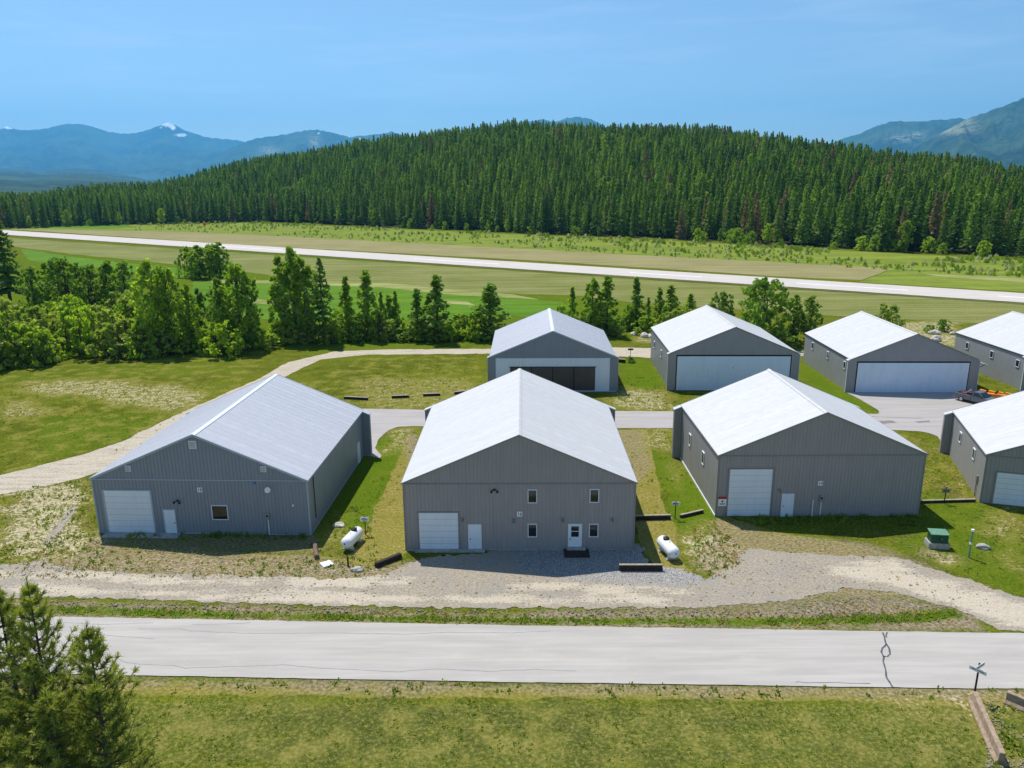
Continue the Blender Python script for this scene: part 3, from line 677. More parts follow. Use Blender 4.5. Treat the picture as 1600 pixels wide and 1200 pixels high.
def hangar(x, y, yaw, W, L, he, rs, wall, roof, trim, label, wing='back', group='steel hangars in two rows'):
    r = empty('hangar', (x, y, 0), yaw, label, 'hangar', group)
    m = M[wall]; slope = rs / (W / 2)
    roofz = lambda xx: he + rs - abs(xx) * slope
    FW = W if wing == 'back' else W + .1     # facade width
    BW = W if wing == 'back' else W - .7     # body width in front-facing facades
    wg = .85; wd = .55
    body = MB(); ov = .12
    if wing == 'back':
        ribwall(body, (-W / 2, 0), (W / 2, 0), (0, -1), lambda u: he, kinks=())
        ribwall(body, (-W / 2, L), (-W / 2, 0), (-1, 0), lambda u: he)
        ribwall(body, (W / 2, 0), (W / 2, L), (1, 0), lambda u: he)
        ribwall(body, (W / 2, L + wd), (-W / 2, L + wd), (0, 1), lambda u: roofz(W / 2 - u), kinks=(W / 2,))
    else:
        ribwall(body, (-BW / 2, L), (-BW / 2, wd), (-1, 0), lambda u: he - .02)
        ribwall(body, (BW / 2, wd), (BW / 2, L), (1, 0), lambda u: he - .02)
        ribwall(body, (BW / 2, L), (-BW / 2, L), (0, 1), lambda u: roofz(BW / 2 - u) - .02, kinks=(BW / 2,))
    body.build('wall', m, r)
    if wing == 'back':
        g = MB(); ribwall(g, (-W / 2, -.03), (W / 2, -.03), (0, -1), lambda u: roofz(u - W / 2) + .02, z0=he, kinks=(W / 2,))
        g.add([(-W / 2, -.03, he), (W / 2, -.03, he), (W / 2, 0, he), (-W / 2, 0, he)], [(0, 1, 2, 3)])
        g.build('gable', m, r)
        MB().box(-W / 2 + .02, W / 2 - .02, -.09, -.03, he - .05, he + .03).build('flashing', M[trim], r)
        for s in (-1, 1):   # wing walls beside the hangar doors on the far side
            w_ = MB(); xo = s * (W / 2 + wg); xi = s * (W / 2 - .02)
            a, b_ = (xo, xi) if s < 0 else (xi, xo)
            ribwall(w_, (a, L), (b_, L), (0, -1), lambda u, a=a: roofz(a + u) + .0)
            ribwall(w_, (b_, L + wd), (a, L + wd), (0, 1), lambda u, b_=b_: roofz(b_ - u))
            if s < 0: ribwall(w_, (xo, L + wd), (xo, L), (-1, 0), lambda u: roofz(xo))
            else: ribwall(w_, (xo, L), (xo, L + wd), (1, 0), lambda u: roofz(xo))
            w_.build('wing_wall', m, r)
            rw = MB(); z0 = roofz(s * W / 2) ; z1 = roofz(xo + s * .06)
            rw.prism([(s * (W / 2 - .1), z0 + .01 + slope * .1), (xo + s * .06, z1 + .01), (xo + s * .06, z1 + .12), (s * (W / 2 - .1), z0 + .12 + slope * .1)], L - .08, L + wd + .1).build('wing_roof', M[roof], r)
            f = MB().box(min(s * W / 2, s * (W / 2 + .035)), max(s * W / 2, s * (W / 2 + .035)), -.035, .07, 0, he)
            f.box(min(s * (W / 2 - .07), s * W / 2), max(s * (W / 2 - .07), s * W / 2), -.035, 0, 0, he).build('corner_trim', M[trim], r)
        y0, y1 = -.16, L + wd + .1; we = W / 2 + .1
    else:
        # deep facade that stands wider than the body
        w_ = MB()
        ribwall(w_, (-FW / 2, wd), (-FW / 2, 0), (-1, 0), lambda u: roofz(FW / 2)); ribwall(w_, (FW / 2, 0), (FW / 2, wd), (1, 0), lambda u: roofz(FW / 2))
        ribwall(w_, (-FW / 2, 0), (FW / 2, 0), (0, -1), lambda u: roofz(u - FW / 2), kinks=(FW / 2,))
        ribwall(w_, (FW / 2, wd), (-FW / 2, wd), (0, 1), lambda u: roofz(FW / 2 - u), kinks=(FW / 2,))
        w_.build('facade', m, r)
        for s in (-1, 1):
            MB().box(min(s * FW / 2, s * (FW / 2 + .035)), max(s * FW / 2, s * (FW / 2 + .035)), -.035, .06, 0, roofz(FW / 2) - .02).build('corner_trim', M[trim], r)
            rw = MB(); a = BW / 2 - .05; e = FW / 2 + .08
            rw.prism([(s * a, roofz(a) + .01), (s * e, roofz(e) + .01), (s * e, roofz(e) + .11), (s * a, roofz(a) + .11)], -.12, wd + .1).build('facade_roof', M[roof], r)
        y0, y1 = -.13, L + .1; we = BW / 2 + .1
    rf = MB()
    for s in (-1, 1): roof_half(rf, s * we, he + rs - we * slope + .02, he + rs + .02, y0, y1, .016 if roof == 'roof_galv' else .005)
    ro = rf.build('roof', M[roof], r)
    # ridge cap, verge and eave trim are parts of the roof
    c = MB(); zr = he + rs + .02 + .115; cw = .22
    c.prism([(-cw, zr - cw * slope), (0, zr), (cw, zr - cw * slope), (cw, zr - cw * slope + .02), (0, zr + .025), (-cw, zr - cw * slope + .02)], y0 - .02, y1 + .02).build('ridge_cap', M['roof_white' if roof == 'roof_white' else 'trim_white'], ro)
    v = MB(); th = .17 if trim == 'trim_blue' else .1
    for s in (-1, 1):
        for yy in ((y0 - .03, y0), (y1, y1 + .03)):
            e = we + .02; z_e = he + rs - e * slope + .02; z_r = he + rs + .02
            v.prism([(s * e, z_e - th + .1), (0, z_r - th + .1), (0, z_r + .13), (s * e, z_e + .13)], *yy)
        v.box(min(s * (we + .003), s * (we + .05)), max(s * (we + .003), s * (we + .05)), y0, y1, he + rs - we * slope - th + .12, he + rs - we * slope + .12)
    v.build('verge_trim', M[trim if trim == 'trim_blue' else 'trim_taupe'], ro)
    return r

H1 = hangar(-26.52, 60.62, R(-2.41), 18.5, 19.86, 4.96, 3.95, 'wall_blue', 'roof_galv', 'trim_blue', 'blue-grey hangar with silvery ribbed roof and number 18, gravel loop track beside it')
W, L = 18.5, 19.86
overhead_door(H1, -8.36, -4.28, 3.9, W, L, 'trim_blue'); man_door(H1, -3.42, -2.3, 2.25, W, L, frame='trim_blue', hs=1); window(H1, 'front', .85, 2.27, 1.33, 2.68, W, L)
number_plate(H1, .05, 4.06, '18', W, L); lamp(H1, -2.0, 3.05, True)
for u, z, s in ((-.1, 8.1, .32), (-5.88, 5.95, .24), (5.69, 6.0, .24)):
    v = MB().box(u - s, u + s, -.13, -.03, z - s * 1.1, z + s * 1.1).build('gable_vent', M['trim_white'], H1, bevel=.01)
    l = MB()
    for i in range(6): l.box(u - s * .8, u + s * .8, -.15, -.131, z - s * .85 + i * s * .3, z - s * .85 + i * s * .3 + s * .13)
    l.build('louvre', M['metal'], v)
meter(H1, 5.65, 1.7, W, L)
d = MB().tube([(5.85, -.02, 4.1), (5.85, -.28, 4.15)], [.03, .03], 6)
d.tube([(5.93, -.3, 4.2), (5.95, -.33, 4.21), (5.98, -.38, 4.23)], [.04, .17, .25], 14); d.build('satellite_dish', M['sign_white'], H1)
MB().box(7.86, 8.0, -.1, -.02, 2.64, 2.82).build('junction_box', M['sign_white'], H1)
MB().box(4.74, 4.9, -.1, -.02, 4.62, 4.8).build('alarm_box', plain('blue_alarm_box', (.03, .16, .5)), H1)
man_door(H1, 17.1, 18.2, 2.2, W, L, face='right'); MB().tube([(W / 2 + .08, 1.5, .9), (W / 2 + .08, 1.5, 4.8)], [.04, .04], 6).build('downpipe', M['trim_dark'], H1)
MB().box(-W / 2 - .04, W / 2 + .04, -.05, L, 0, .06).build('footing', M['trim_blue'], H1)
MB().box(-8.6, -2.0, -1.0, -.051, .0, .06).build('apron_slab', M['concrete'], H1)

H2 = hangar(.51, 57.16, R(-.84), 18.59, 21.23, 5.83, 3.99, 'wall_taupe', 'roof_white', 'trim_taupe', 'white-roofed taupe hangar with four small windows and number 16')
W, L = 18.59, 21.23
overhead_door(H2, -8.18, -4.9, 3.3, W, L); man_door(H2, -4.17, -3.07, 2.3, W, L); man_door(H2, 3.94, 5.07, 2.33, W, L, lite=True)
for u, z in ((.67, 4.15), (5.62, 4.18), (.67, 1.17), (5.62, 1.17)): window(H2, 'front', u, u + .77, z, z + 1.18, W, L)
number_plate(H2, .03, 3.2, '16', W, L); lamp(H2, -1.98, 5.3, True); lamp(H2, -.46, 2.72); lamp(H2, 3.5, 2.8); lamp(H2, 7.5, 2.8); lamp(H2, -4.57, 2.83)
MB().box(-8.5, -2.8, -.45, -.026, .0, .14).build('apron_slab', M['concrete'], H2)
MB().box(-9.2, -8.5, -.2, -.026, .0, .1).box(-2.8, 9.2, -.06, -.026, .0, .1).build('footing', M['concrete'], H2)
st = empty('door_step', (0, 0, 0), 0, 'dark timber step below the glazed white door of the number 16 hangar', 'step'); st.location = H2.matrix_world @ Vector((0, 0, 0)); st.location = (.51 + 4.6, 57.16 - .55, 0); st.rotation_euler.z = R(-.84)
MB().box(-1.0, 1.0, -.9, .35, 0, .16).build('platform', M['timber'], st, bevel=.01); MB().box(-.75, .75, .08, .45, .16, .32).build('tread', M['concrete'], st, bevel=.01)

H3 = hangar(27.11, 63.28, R(-.31), 18.08, 15.01, 5.77, 3.83, 'wall_taupe', 'roof_white', 'trim_taupe', 'white-roofed taupe hangar numbered 14 behind the green utility box')
W, L = 18.08, 15.01
overhead_door(H3, -8.05, -4.18, 4.5, W, L); man_door(H3, -3.25, -2.15, 2.17, W, L); number_plate(H3, .05, 3.15, '14', W, L); lamp(H3, -3.5, 2.6)
meter(H3, .23, 1.72, W, L); MB().tube([(-.45, -.08, 0), (-.45, -.08, 1.6)], [.05, .05], 8).build('conduit', M['sign_white'], H3)
s3 = MB().box(-8.85, -7.98 - .17, -.09, -.03, 1.05, 1.7).build('notice_board', M['sign_white'], H3); MB().box(-8.85, -8.15, -.094, -.03, 1.702, 1.9).build('heading', M['red'], s3)
MB().tube([(-8.5, -.091, 1.5), (-8.5, -.1, 1.5)], [.09, .09], 12).build('symbol', M['ink'], s3); MB().box(-8.75, -8.25, -.097, -.091, 1.18, 1.22).box(-8.75, -8.25, -.097, -.091, 1.28, 1.32).build('wording', M['ink'], s3)
window(H3, 'left', 10.4, 11.2, 2.9, 4.15, W, L); window(H3, 'left', 4.8, 5.6, 3.0, 4.25, W, L)
MB().box(-W / 2 - .06, -W / 2 - .001, 0, L, 0, .16).build('footing', M['trim_white'], H3)

H4 = hangar(51.98, 63.15, R(-18.29), 18.28, 13.73, 4.67, 3.9, 'wall_taupe', 'roof_white', 'trim_taupe', 'taupe hangar with white roof cut by the right edge, front row')
W, L = 18.28, 13.73
overhead_door(H4, -8.15, -4.3, 3.1, W, L); window(H4, 'left', 9.3, 10.1, 2.65, 3.75, W, L); window(H4, 'left', 3.6, 4.4, 2.8, 3.9, W, L); meter(H4, 1.6, 1.75, W, L, 'left')

def slat_door(root, u0, u1, z0, z1, m, panels=0, y=.02, surround=True):
    mb = MB(); ribwall(mb, (u0, -.06 - y), (u1, -.06 - y), (0, -1), lambda u: z1, z0=z0)
    mb.add([(u0, -.06 - y, z1), (u1, -.06 - y, z1), (u1, 0, z1), (u0, 0, z1)], [(0, 1, 2, 3)])
    mb.add([(u0, -.06 - y, z0), (u0, -.06 - y, z1), (u0, 0, z1), (u0, 0, z0)], [(0, 1, 2, 3)]); mb.add([(u1, -.06 - y, z0), (u1, -.06 - y, z1), (u1, 0, z1), (u1, 0, z0)], [(0, 1, 2, 3)])
    d = mb.build('hangar_door', M[m], root)
    if surround:
        s = MB(); s.box(u0 - .14, u0 - .002, -.05, -.022, z0, z1); s.box(u1 + .002, u1 + .14, -.05, -.022, z0, z1); s.box(u0 - .14, u1 + .14, -.06, -.022, z1 + .002, z1 + .2)
        s.build('door_gap', M['trim_dark'], d)
    for i in range(1, panels):
        u = u0 + (u1 - u0) * i / panels
        MB().box(u - .05, u + .05, -.12 - y, -.06 - y, z0, z1).build('door_edge', M['trim_dark'], d)
    return d
H5 = hangar(5.81, 105.86, R(-1.24), 18.35, 19.5, 4.95, 3.78, 'wall_blue', 'roof_galv', 'trim_blue', 'blue-grey hangar with silvery roof and brown sliding doors in a white surround', 'front')
mb = MB(); ribwall(mb, (-8.1, -.05), (8.05, -.05), (0, -1), lambda u: 4.9, z0=.05); mb.add([(-8.1, -.05, 4.9), (8.05, -.05, 4.9), (8.05, 0, 4.9), (-8.1, 0, 4.9)], [(0, 1, 2, 3)]); mb.build('white_surround', M['door_white'], H5)
slat_door(H5, -6.05, 6.0, .2, 3.6, 'door_brown', 4, .06, False)
MB().box(-6.2, 6.15, -.14, -.0751, 3.605, 3.7).build('door_track', M['trim_dark'], H5); MB().box(-9, 9, -.2, -.03, 0, .12).build('footing', M['trim_blue'], H5)
H6 = hangar(31.37, 105.83, R(-2.05), 18.36, 19.46, 5.29, 3.81, 'wall_grey', 'roof_white', 'trim_white', 'grey hangar with wide pale blue door, next to the brown-doored hangar', 'front')
W, L = 17.7, 19.46
slat_door(H6, -7.9, 7.95, .03, 5.0, 'door_hangar'); number_plate(H6, -.1, 3.36, '13', W, L, .3, .05); window(H6, 'left', 15, 15.8, 2.9, 4, W, L); window(H6, 'left', 7.9, 8.7, 3, 4.1, W, L)
H7 = hangar(56.04, 104.14, R(-2.02), 18.0, 19.07, 4.55, 3.71, 'wall_grey', 'roof_white', 'trim_white', 'grey hangar whose pale blue door opens on the paved apron', 'front')
W, L = 17.3, 19.07
slat_door(H7, -7.65, 7.6, .03, 4.25, 'door_hangar'); number_plate(H7, -.15, 3.3, '11', W, L, .3, .05)
for u in (14.8, 8.2, 1.6): window(H7, 'left', u, u + .75, 2.9, 4.0, W, L)
aw = MB(); aw.prism([(9.0, 4.25), (10.6, 3.72), (10.6, 3.8), (9.0, 4.33)], .6, 8.0); a = aw.build('awning', M['roof_white'], H7)
for yy in (.9, 4.3, 7.6): MB().tube([(8.7, yy, 3.0), (10.3, yy, 3.78)], [.05, .05], 6).build('bracket', M['log'], a)
MB().tube([(0, 18.6, 8.3), (0, 18.6, 9.3)], [.03, .02], 6).build('vent_pipe', M['metal'], H7)
H8 = hangar(80.89, 104.58, R(.49), 18.09, 17.8, 4.74, 3.44, 'wall_grey', 'roof_white', 'trim_white', 'grey hangar cut by the right edge, back row', 'front')
W, L = 17.4, 17.8
for u in (13.9, 7.6, 1.6): window(H8, 'left', u, u + .8, 2.95, 4.0, W, L)
slat_door(H8, -7.6, 7.6, .03, 4.3, 'door_hangar')

# ================================================================== SMALL THINGS
def tank(x, y, rz, label):
    r = empty('propane_tank', (x, y, 0), rz, label, 'tank', 'white propane tanks beside the hangars')
    Rr = .5; Lh = 1.0; prof = []
    for i in range(9): a = i / 8 * math.pi / 2; prof.append((-Lh - .42 * math.cos(a), max(.01, Rr * math.sin(a))))
    prof += [(Lh + .42 * math.sin(i / 8 * math.pi / 2), max(.01, Rr * math.cos(i / 8 * math.pi / 2))) for i in range(9)]
    MB().tube([(0, p[0], .72) for p in prof], [p[1] for p in prof], 28).build('tank_shell', M['white_gloss'], r, True)
    d = MB().tube([(0, .4, 1.18), (0, .4, 1.34), (0, .4, 1.42)], [.24, .24, .12], 16).build('valve_dome', M['black'], r)
    MB().tube([(0, -.25, 1.2), (0, -.25, 1.27)], [.05, .05], 8).tube([(0, .85, 1.2), (0, .85, 1.27)], [.05, .05], 8).build('fitting', M['metal'], r)
    MB().tube([(0, -Lh - .40, .8), (0, -Lh - .44, .8)], [.06, .06], 8).build('gauge', M['black'], r)
    for yy in (-.72, .72):
        MB().prism([(-.42, .02), (.42, .02), (.40, .3), (.3, .42), (-.3, .42), (-.40, .3)], yy - .05, yy + .05).build('leg', M['white_gloss'], r)
        MB().box(-.5, .5, yy - .16, yy + .16, 0, .08).build('foot_block', M['concrete'], r)
tank(-13.3, 58.2, R(-14), 'white propane tank in the grass beside the number 18 hangar')
tank(12.4, 56.1, R(14), 'white propane tank on stones by the low timber wall')

def sign_post(x, y, h, w, ph, label, plate_m='sign_white', rz=0, lines=True, pitch=0):
    r = empty('sign_post', (x, y, 0), rz, label, 'sign')
    MB().box(-.035, .035, -.035, .035, 0, h).build('post', M['black'], r)
    p = MB().box(-w / 2, w / 2, -.07, -.037, h - ph - .1, h - .1).build('sign_plate', M[plate_m], r, bevel=.005)
    if lines:
        t = MB()
        for i, f in enumerate((.7, .45, .25)): t.box(-w * .36, w * (.1 if i == 0 else .3), -.076, -.0701, h - .1 - ph + ph * f - .02, h - .1 - ph + ph * f + .025)
        t.build('wording', M['ink'], p)
sign_post(-12.6, 60.2, 1.75, .75, .38, 'white rectangular sign on a thin post behind the left propane tank')
sign_post(14.4, 62.9, 1.75, .75, .3, 'grey sign on a black post at the gap in the timber edging')
sign_post(39.9, 65.8, 1.6, .75, .4, 'grey sign on a black post at the timber edging between the two right hangars', 'metal')
sign_post(19.7, 124.5, 2.3, .9, .28, 'small dark cross-shaped sign by the gravel track behind the brown-doored hangar', 'black', lines=False)
# street name sign, near right
r = empty('street_sign', (26.6, 38.3, 0), R(5), 'dark street sign post with two crossed white plates at the road edge', 'sign')
MB().tube([(0, 0, 0), (0, 0, 2.3)], [.055, .05], 8).build('post', M['timber'], r)
for k, (zz, a) in enumerate(((2.15, 28), (1.85, -58))):
    p = MB().box(-.46, .46, -.085, -.06, -.12, .12).build('sign_plate', M['sign_white'], r, bevel=.004); p.location = (0, 0, zz); p.rotation_euler = (0, 0, R(a))
    MB().box(-.34, .34, -.091, -.0851, -.035, .04).build('wording', M['metal'], p)
# barriers by the near culvert
def beam(x0, y0, x1, y1, w, h, m, name, label, cat, group=None, z=0, cap=None):
    d = math.hypot(x1 - x0, y1 - y0); r = empty(name, ((x0 + x1) / 2, (y0 + y1) / 2, z), math.atan2(y1 - y0, x1 - x0), label, cat, group)
    hh = h - (.07 if cap else 0)
    MB().box(-d / 2, d / 2, -w / 2, w / 2, -.05, hh * .5 - .004).build('beam', M[m], r, bevel=.012)
    MB().box(-d / 2 + .02, d / 2 - .02, -w / 2 + .008, w / 2 - .008, hh * .5 + .004, hh).build('beam', M[m], r, bevel=.012)
    if cap: MB().box(-d / 2, d / 2, -w / 2 - .01, w / 2 + .01, hh + .002, h).build('cap', M[cap], r, bevel=.008)
    return r
def barrier(x0, y0, x1, y1, label):
    d = math.hypot(x1 - x0, y1 - y0); r = empty('concrete_barrier', ((x0 + x1) / 2, (y0 + y1) / 2, -.02), math.atan2(y1 - y0, x1 - x0), label, 'barrier')
    pts = [(-.3, 0), (.3, 0), (.3, .12), (.16, .3), (.13, .75), (-.13, .75), (-.16, .3), (-.3, .12)]
    mb = MB(); n = len(pts); vs = [(-d / 2, p[0], p[1]) for p in pts] + [(d / 2, p[0], p[1]) for p in pts]
    mb.add(vs, [tuple(range(n)), tuple(range(2 * n - 1, n - 1, -1))] + [(i, (i + 1) % n, (i + 1) % n + n, i + n) for i in range(n)])
    mb.build('barrier_body', M['barrier'], r, bevel=.015)
M['barrier'] = plain('stained_concrete', (0.33, 0.24, 0.17), .95, var=.25, scale=5)
barrier(26.35, 37.9, 24.9, 33.0, 'left of two low concrete barriers in the near right corner'); barrier(28.2, 37.9, 31.6, 34.2, 'right of two low concrete barriers in the near right corner, cut by the frame')
# timbers
beam(-10.75, 54.35, -9.0, 56.0, .34, .42, 'timber', 'timber_beam', 'dark stacked timber lying slantwise in front of the number 16 hangar corner', 'timber')
beam(8.15, 53.6, 11.5, 53.55, .2, .55, 'timber', 'timber_wall', 'low timber retaining wall at the end of the stones by the propane tank', 'retaining wall', cap='timber_top')
beam(8.2, 62.6, 14.0, 62.85, .2, .45, 'timber', 'timber_wall', 'low timber edging from the hangar corner to the sign post', 'edging', cap='timber_top')
beam(14.9, 63.1, 17.2, 64.2, .2, .32, 'timber', 'timber_wall', 'short timber edging running from the sign post to the number 14 hangar', 'edging', cap='timber_top')
beam(36.6, 65.9, 43.0, 66.2, .2, .28, 'timber', 'timber_wall', 'long timber edging between the number 14 hangar and the right edge hangar', 'edging', cap='timber_top')
for i, (a, b_, lb) in enumerate((((538, 623), (575, 625), 'longest dark timber on the far side of the taxiway, nearest the silver roof'), ((612, 622), (639, 621), 'dark timber second from the left along the taxiway grass'), ((661, 619), (688, 618), 'dark timber third from the left along the taxiway grass'), ((710, 616), (735, 613), 'dark timber at the taxiway grass just left of the white roof'))):
    (x0, y0), (x1, y1) = G(*a), G(*b_); beam(x0, y0, x1, y1, .3, .38, 'timber', 'timber_beam', lb, 'timber', 'timbers along the taxiway grass', cap='timber_top')
(x0, y0), (x1, y1) = G(967, 566), G(977, 567); beam(x0, y0, x1, y1, .35, .6, 'timber', 'timber_beam', 'dark timber beside the back corner of the brown-doored hangar', 'timber', cap='timber_top')
(x0, y0), (x1, y1) = G(495, 874), G(491, 848)
r = empty('log', (x0, y0, 0), 0, 'bleached log lying in the weeds at the corner of the number 18 hangar', 'log'); n = 7
MB().tube([((x1 - x0) * i / 6 + .03 * math.sin(i * 2), (y1 - y0) * i / 6, .2) for i in range(n)], [.2, .19, .2, .185, .19, .18, .17], 10).build('log_body', M['log'], r)
def rock(x, y, sx, sy, sz, label, m='rock', cat='rock'):
    bm = bmesh.new(); bmesh.ops.create_icosphere(bm, subdivisions=3, radius=1)
    for v in bm.verts:
        n = float(fbm(np.array([v.co.x * 1.3 + x]), np.array([v.co.y * 1.3 + v.co.z + y]), 3, 3)[0]); v.co *= .7 + n * .6
        v.co.x *= sx; v.co.y *= sy; v.co.z *= sz
    me = bpy.data.meshes.new('rock'); bm.to_mesh(me); bm.free(); o = link('rock', me, None, M[m]); o.location = (x, y, sz * .3); tag(o, label, cat)
rock(-12.1, 53.9, .55, .3, .25, 'pale flat rock at the gravel edge below the left propane tank'); rock(-15.3, 62.0, .6, .4, .25, 'pale rock in the grass between the silver-roofed hangar and the propane tank')
tag(MB().box(-.42, .42, -.42, .42, 0, .12).build('utility_cover', M['sign_white'], None, bevel=.01), 'square pale concrete lid in the weeds near the log', 'utility lid'); bpy.data.objects['utility_cover'].location = (-14.7, 54.9, 0); bpy.data.objects['utility_cover'].rotation_euler.z = R(35)
r = empty('bollard', (-12.95, 54.6, 0), 0, 'short black post standing between the concrete lid and the rock', 'post'); MB().tube([(0, 0, 0), (0, 0, .85)], [.08, .07], 8).build('post', M['black'], r)
rock(38.2, 56.9, .5, .4, .3, 'grey rock sunk in the grass right of the green utility box', 'concrete')
rng = random.Random(3)
def rubble(px, py, n, spread, label, group):
    x, y = G(px, py)
    for i in range(n): rock(x + rng.uniform(-spread, spread), y + rng.uniform(-spread, spread), rng.uniform(.5, 1.4), rng.uniform(.4, 1.0), rng.uniform(.3, .8), label, cat='rock'); list(COL.objects)[-1]['group'] = group
rubble(1465, 530, 14, 6.0, 'pale rubble rock heaped beyond the two right hangars of the back row', 'rubble heap beyond the right hangars')
rubble(1008, 524, 6, 2.5, 'pale rock among bushes left of the back row pale blue door hangar', 'rocks among the bushes')
# green utility box
r = empty('utility_box', (34.6, 57.2, 0), R(-8), 'green utility cabinet on a concrete base in front of the number 14 hangar', 'utility box'); r.scale = (.84, .84, .9)
MB().box(-.95, .95, -.6, .75, 0, .55).build('base', M['concrete'], r, bevel=.02)
b_ = MB(); vs = [(-.78, -.5, .552), (.78, -.5, .552), (.78, .55, .552), (-.78, .55, .552), (-.78, -.42, 1.32), (.78, -.42, 1.32), (.78, .55, 1.45), (-.78, .55, 1.45)]
b_.add(vs, [(0, 3, 2, 1), (4, 5, 6, 7), (0, 1, 5, 4), (1, 2, 6, 5), (2, 3, 7, 6), (3, 0, 4, 7)]); b_.build('cabinet', M['green_box'], r, bevel=.015)
l = MB(); l.add([(-.84, -.5, 1.33), (.84, -.5, 1.33), (.84, .6, 1.47), (-.84, .6, 1.47), (-.84, -.5, 1.39), (.84, -.5, 1.39), (.84, .6, 1.53), (-.84, .6, 1.53)], [(0, 3, 2, 1), (4, 5, 6, 7), (0, 1, 5, 4), (1, 2, 6, 5), (2, 3, 7, 6), (3, 0, 4, 7)])
l.build('lid', plain('faded_green_lid', (.13, .27, .18), .5), r, bevel=.01); MB().box(.1, .18, -.53, -.49, .9, 1.05).build('handle', M['metal'], r); MB().box(-.008, .008, -.51, -.485, .6, 1.28).build('door_seam', M['black'], r)
r = empty('marker_post', (36.1, 55.3, 0), 0, 'tall pale green marker post beside the green utility box', 'post')
p = MB().tube([(0, 0, 0), (.02, .02, 2.3)], [.075, .07], 8).build('post', plain('pale_green_post', (.16, .3, .2), .6), r); MB().tube([(0, 0, 1.15), (0, 0, 1.3)], [.1, .1], 8).tube([(.02, .02, 2.25), (.02, .02, 2.42)], [.12, .12], 8).build('band', M['sign_white'], r)
# red marker at the runway
x, y = G(321, 362); r = empty('wind_indicator', (x, y, 0), 0, 'small red and white marker on a pole beyond the runway', 'marker')
MB().tube([(0, 0, 0), (0, 0, 4.5)], [.15, .12], 8).build('pole', M['timber'], r); MB().tube([(-.8, 0, 4.9), (.9, 0, 4.7)], [.75, .45], 10).build('sleeve', M['red'], r); MB().tube([(-.2, 0, 3.6), (0, 0, 4.2)], [.4, .5], 8).build('basket', M['orange'], r)
# rail gates in front of the forest
def gate(pa, pb, label):
    (x0, y0), (x1, y1) = G(*pa), G(*pb); d = math.hypot(x1 - x0, y1 - y0)
    r = empty('rail_gate', ((x0 + x1) / 2, (y0 + y1) / 2, 0), math.atan2(y1 - y0, x1 - x0), label, 'gate')
    for s in (-1, 1): MB().box(s * d / 2 - .15, s * d / 2 + .15, -.15, .15, 0, 2.6).build('post', M['concrete'], r)
    MB().box(-d / 2, d / 2, -.1, .1, 1.5, 1.75).box(-d / 2, d / 2, -.1, .1, .6, .75).build('rail', M['concrete'], r)
gate((1010, 367), (1033, 368.5), 'pale rail gate at the forest edge above the middle of the runway'); gate((1462, 394), (1479, 395), 'pale rail gate at the forest edge on the right'); gate((650, 356.5), (668, 357.5), 'pale rail gate at the forest edge left of centre')

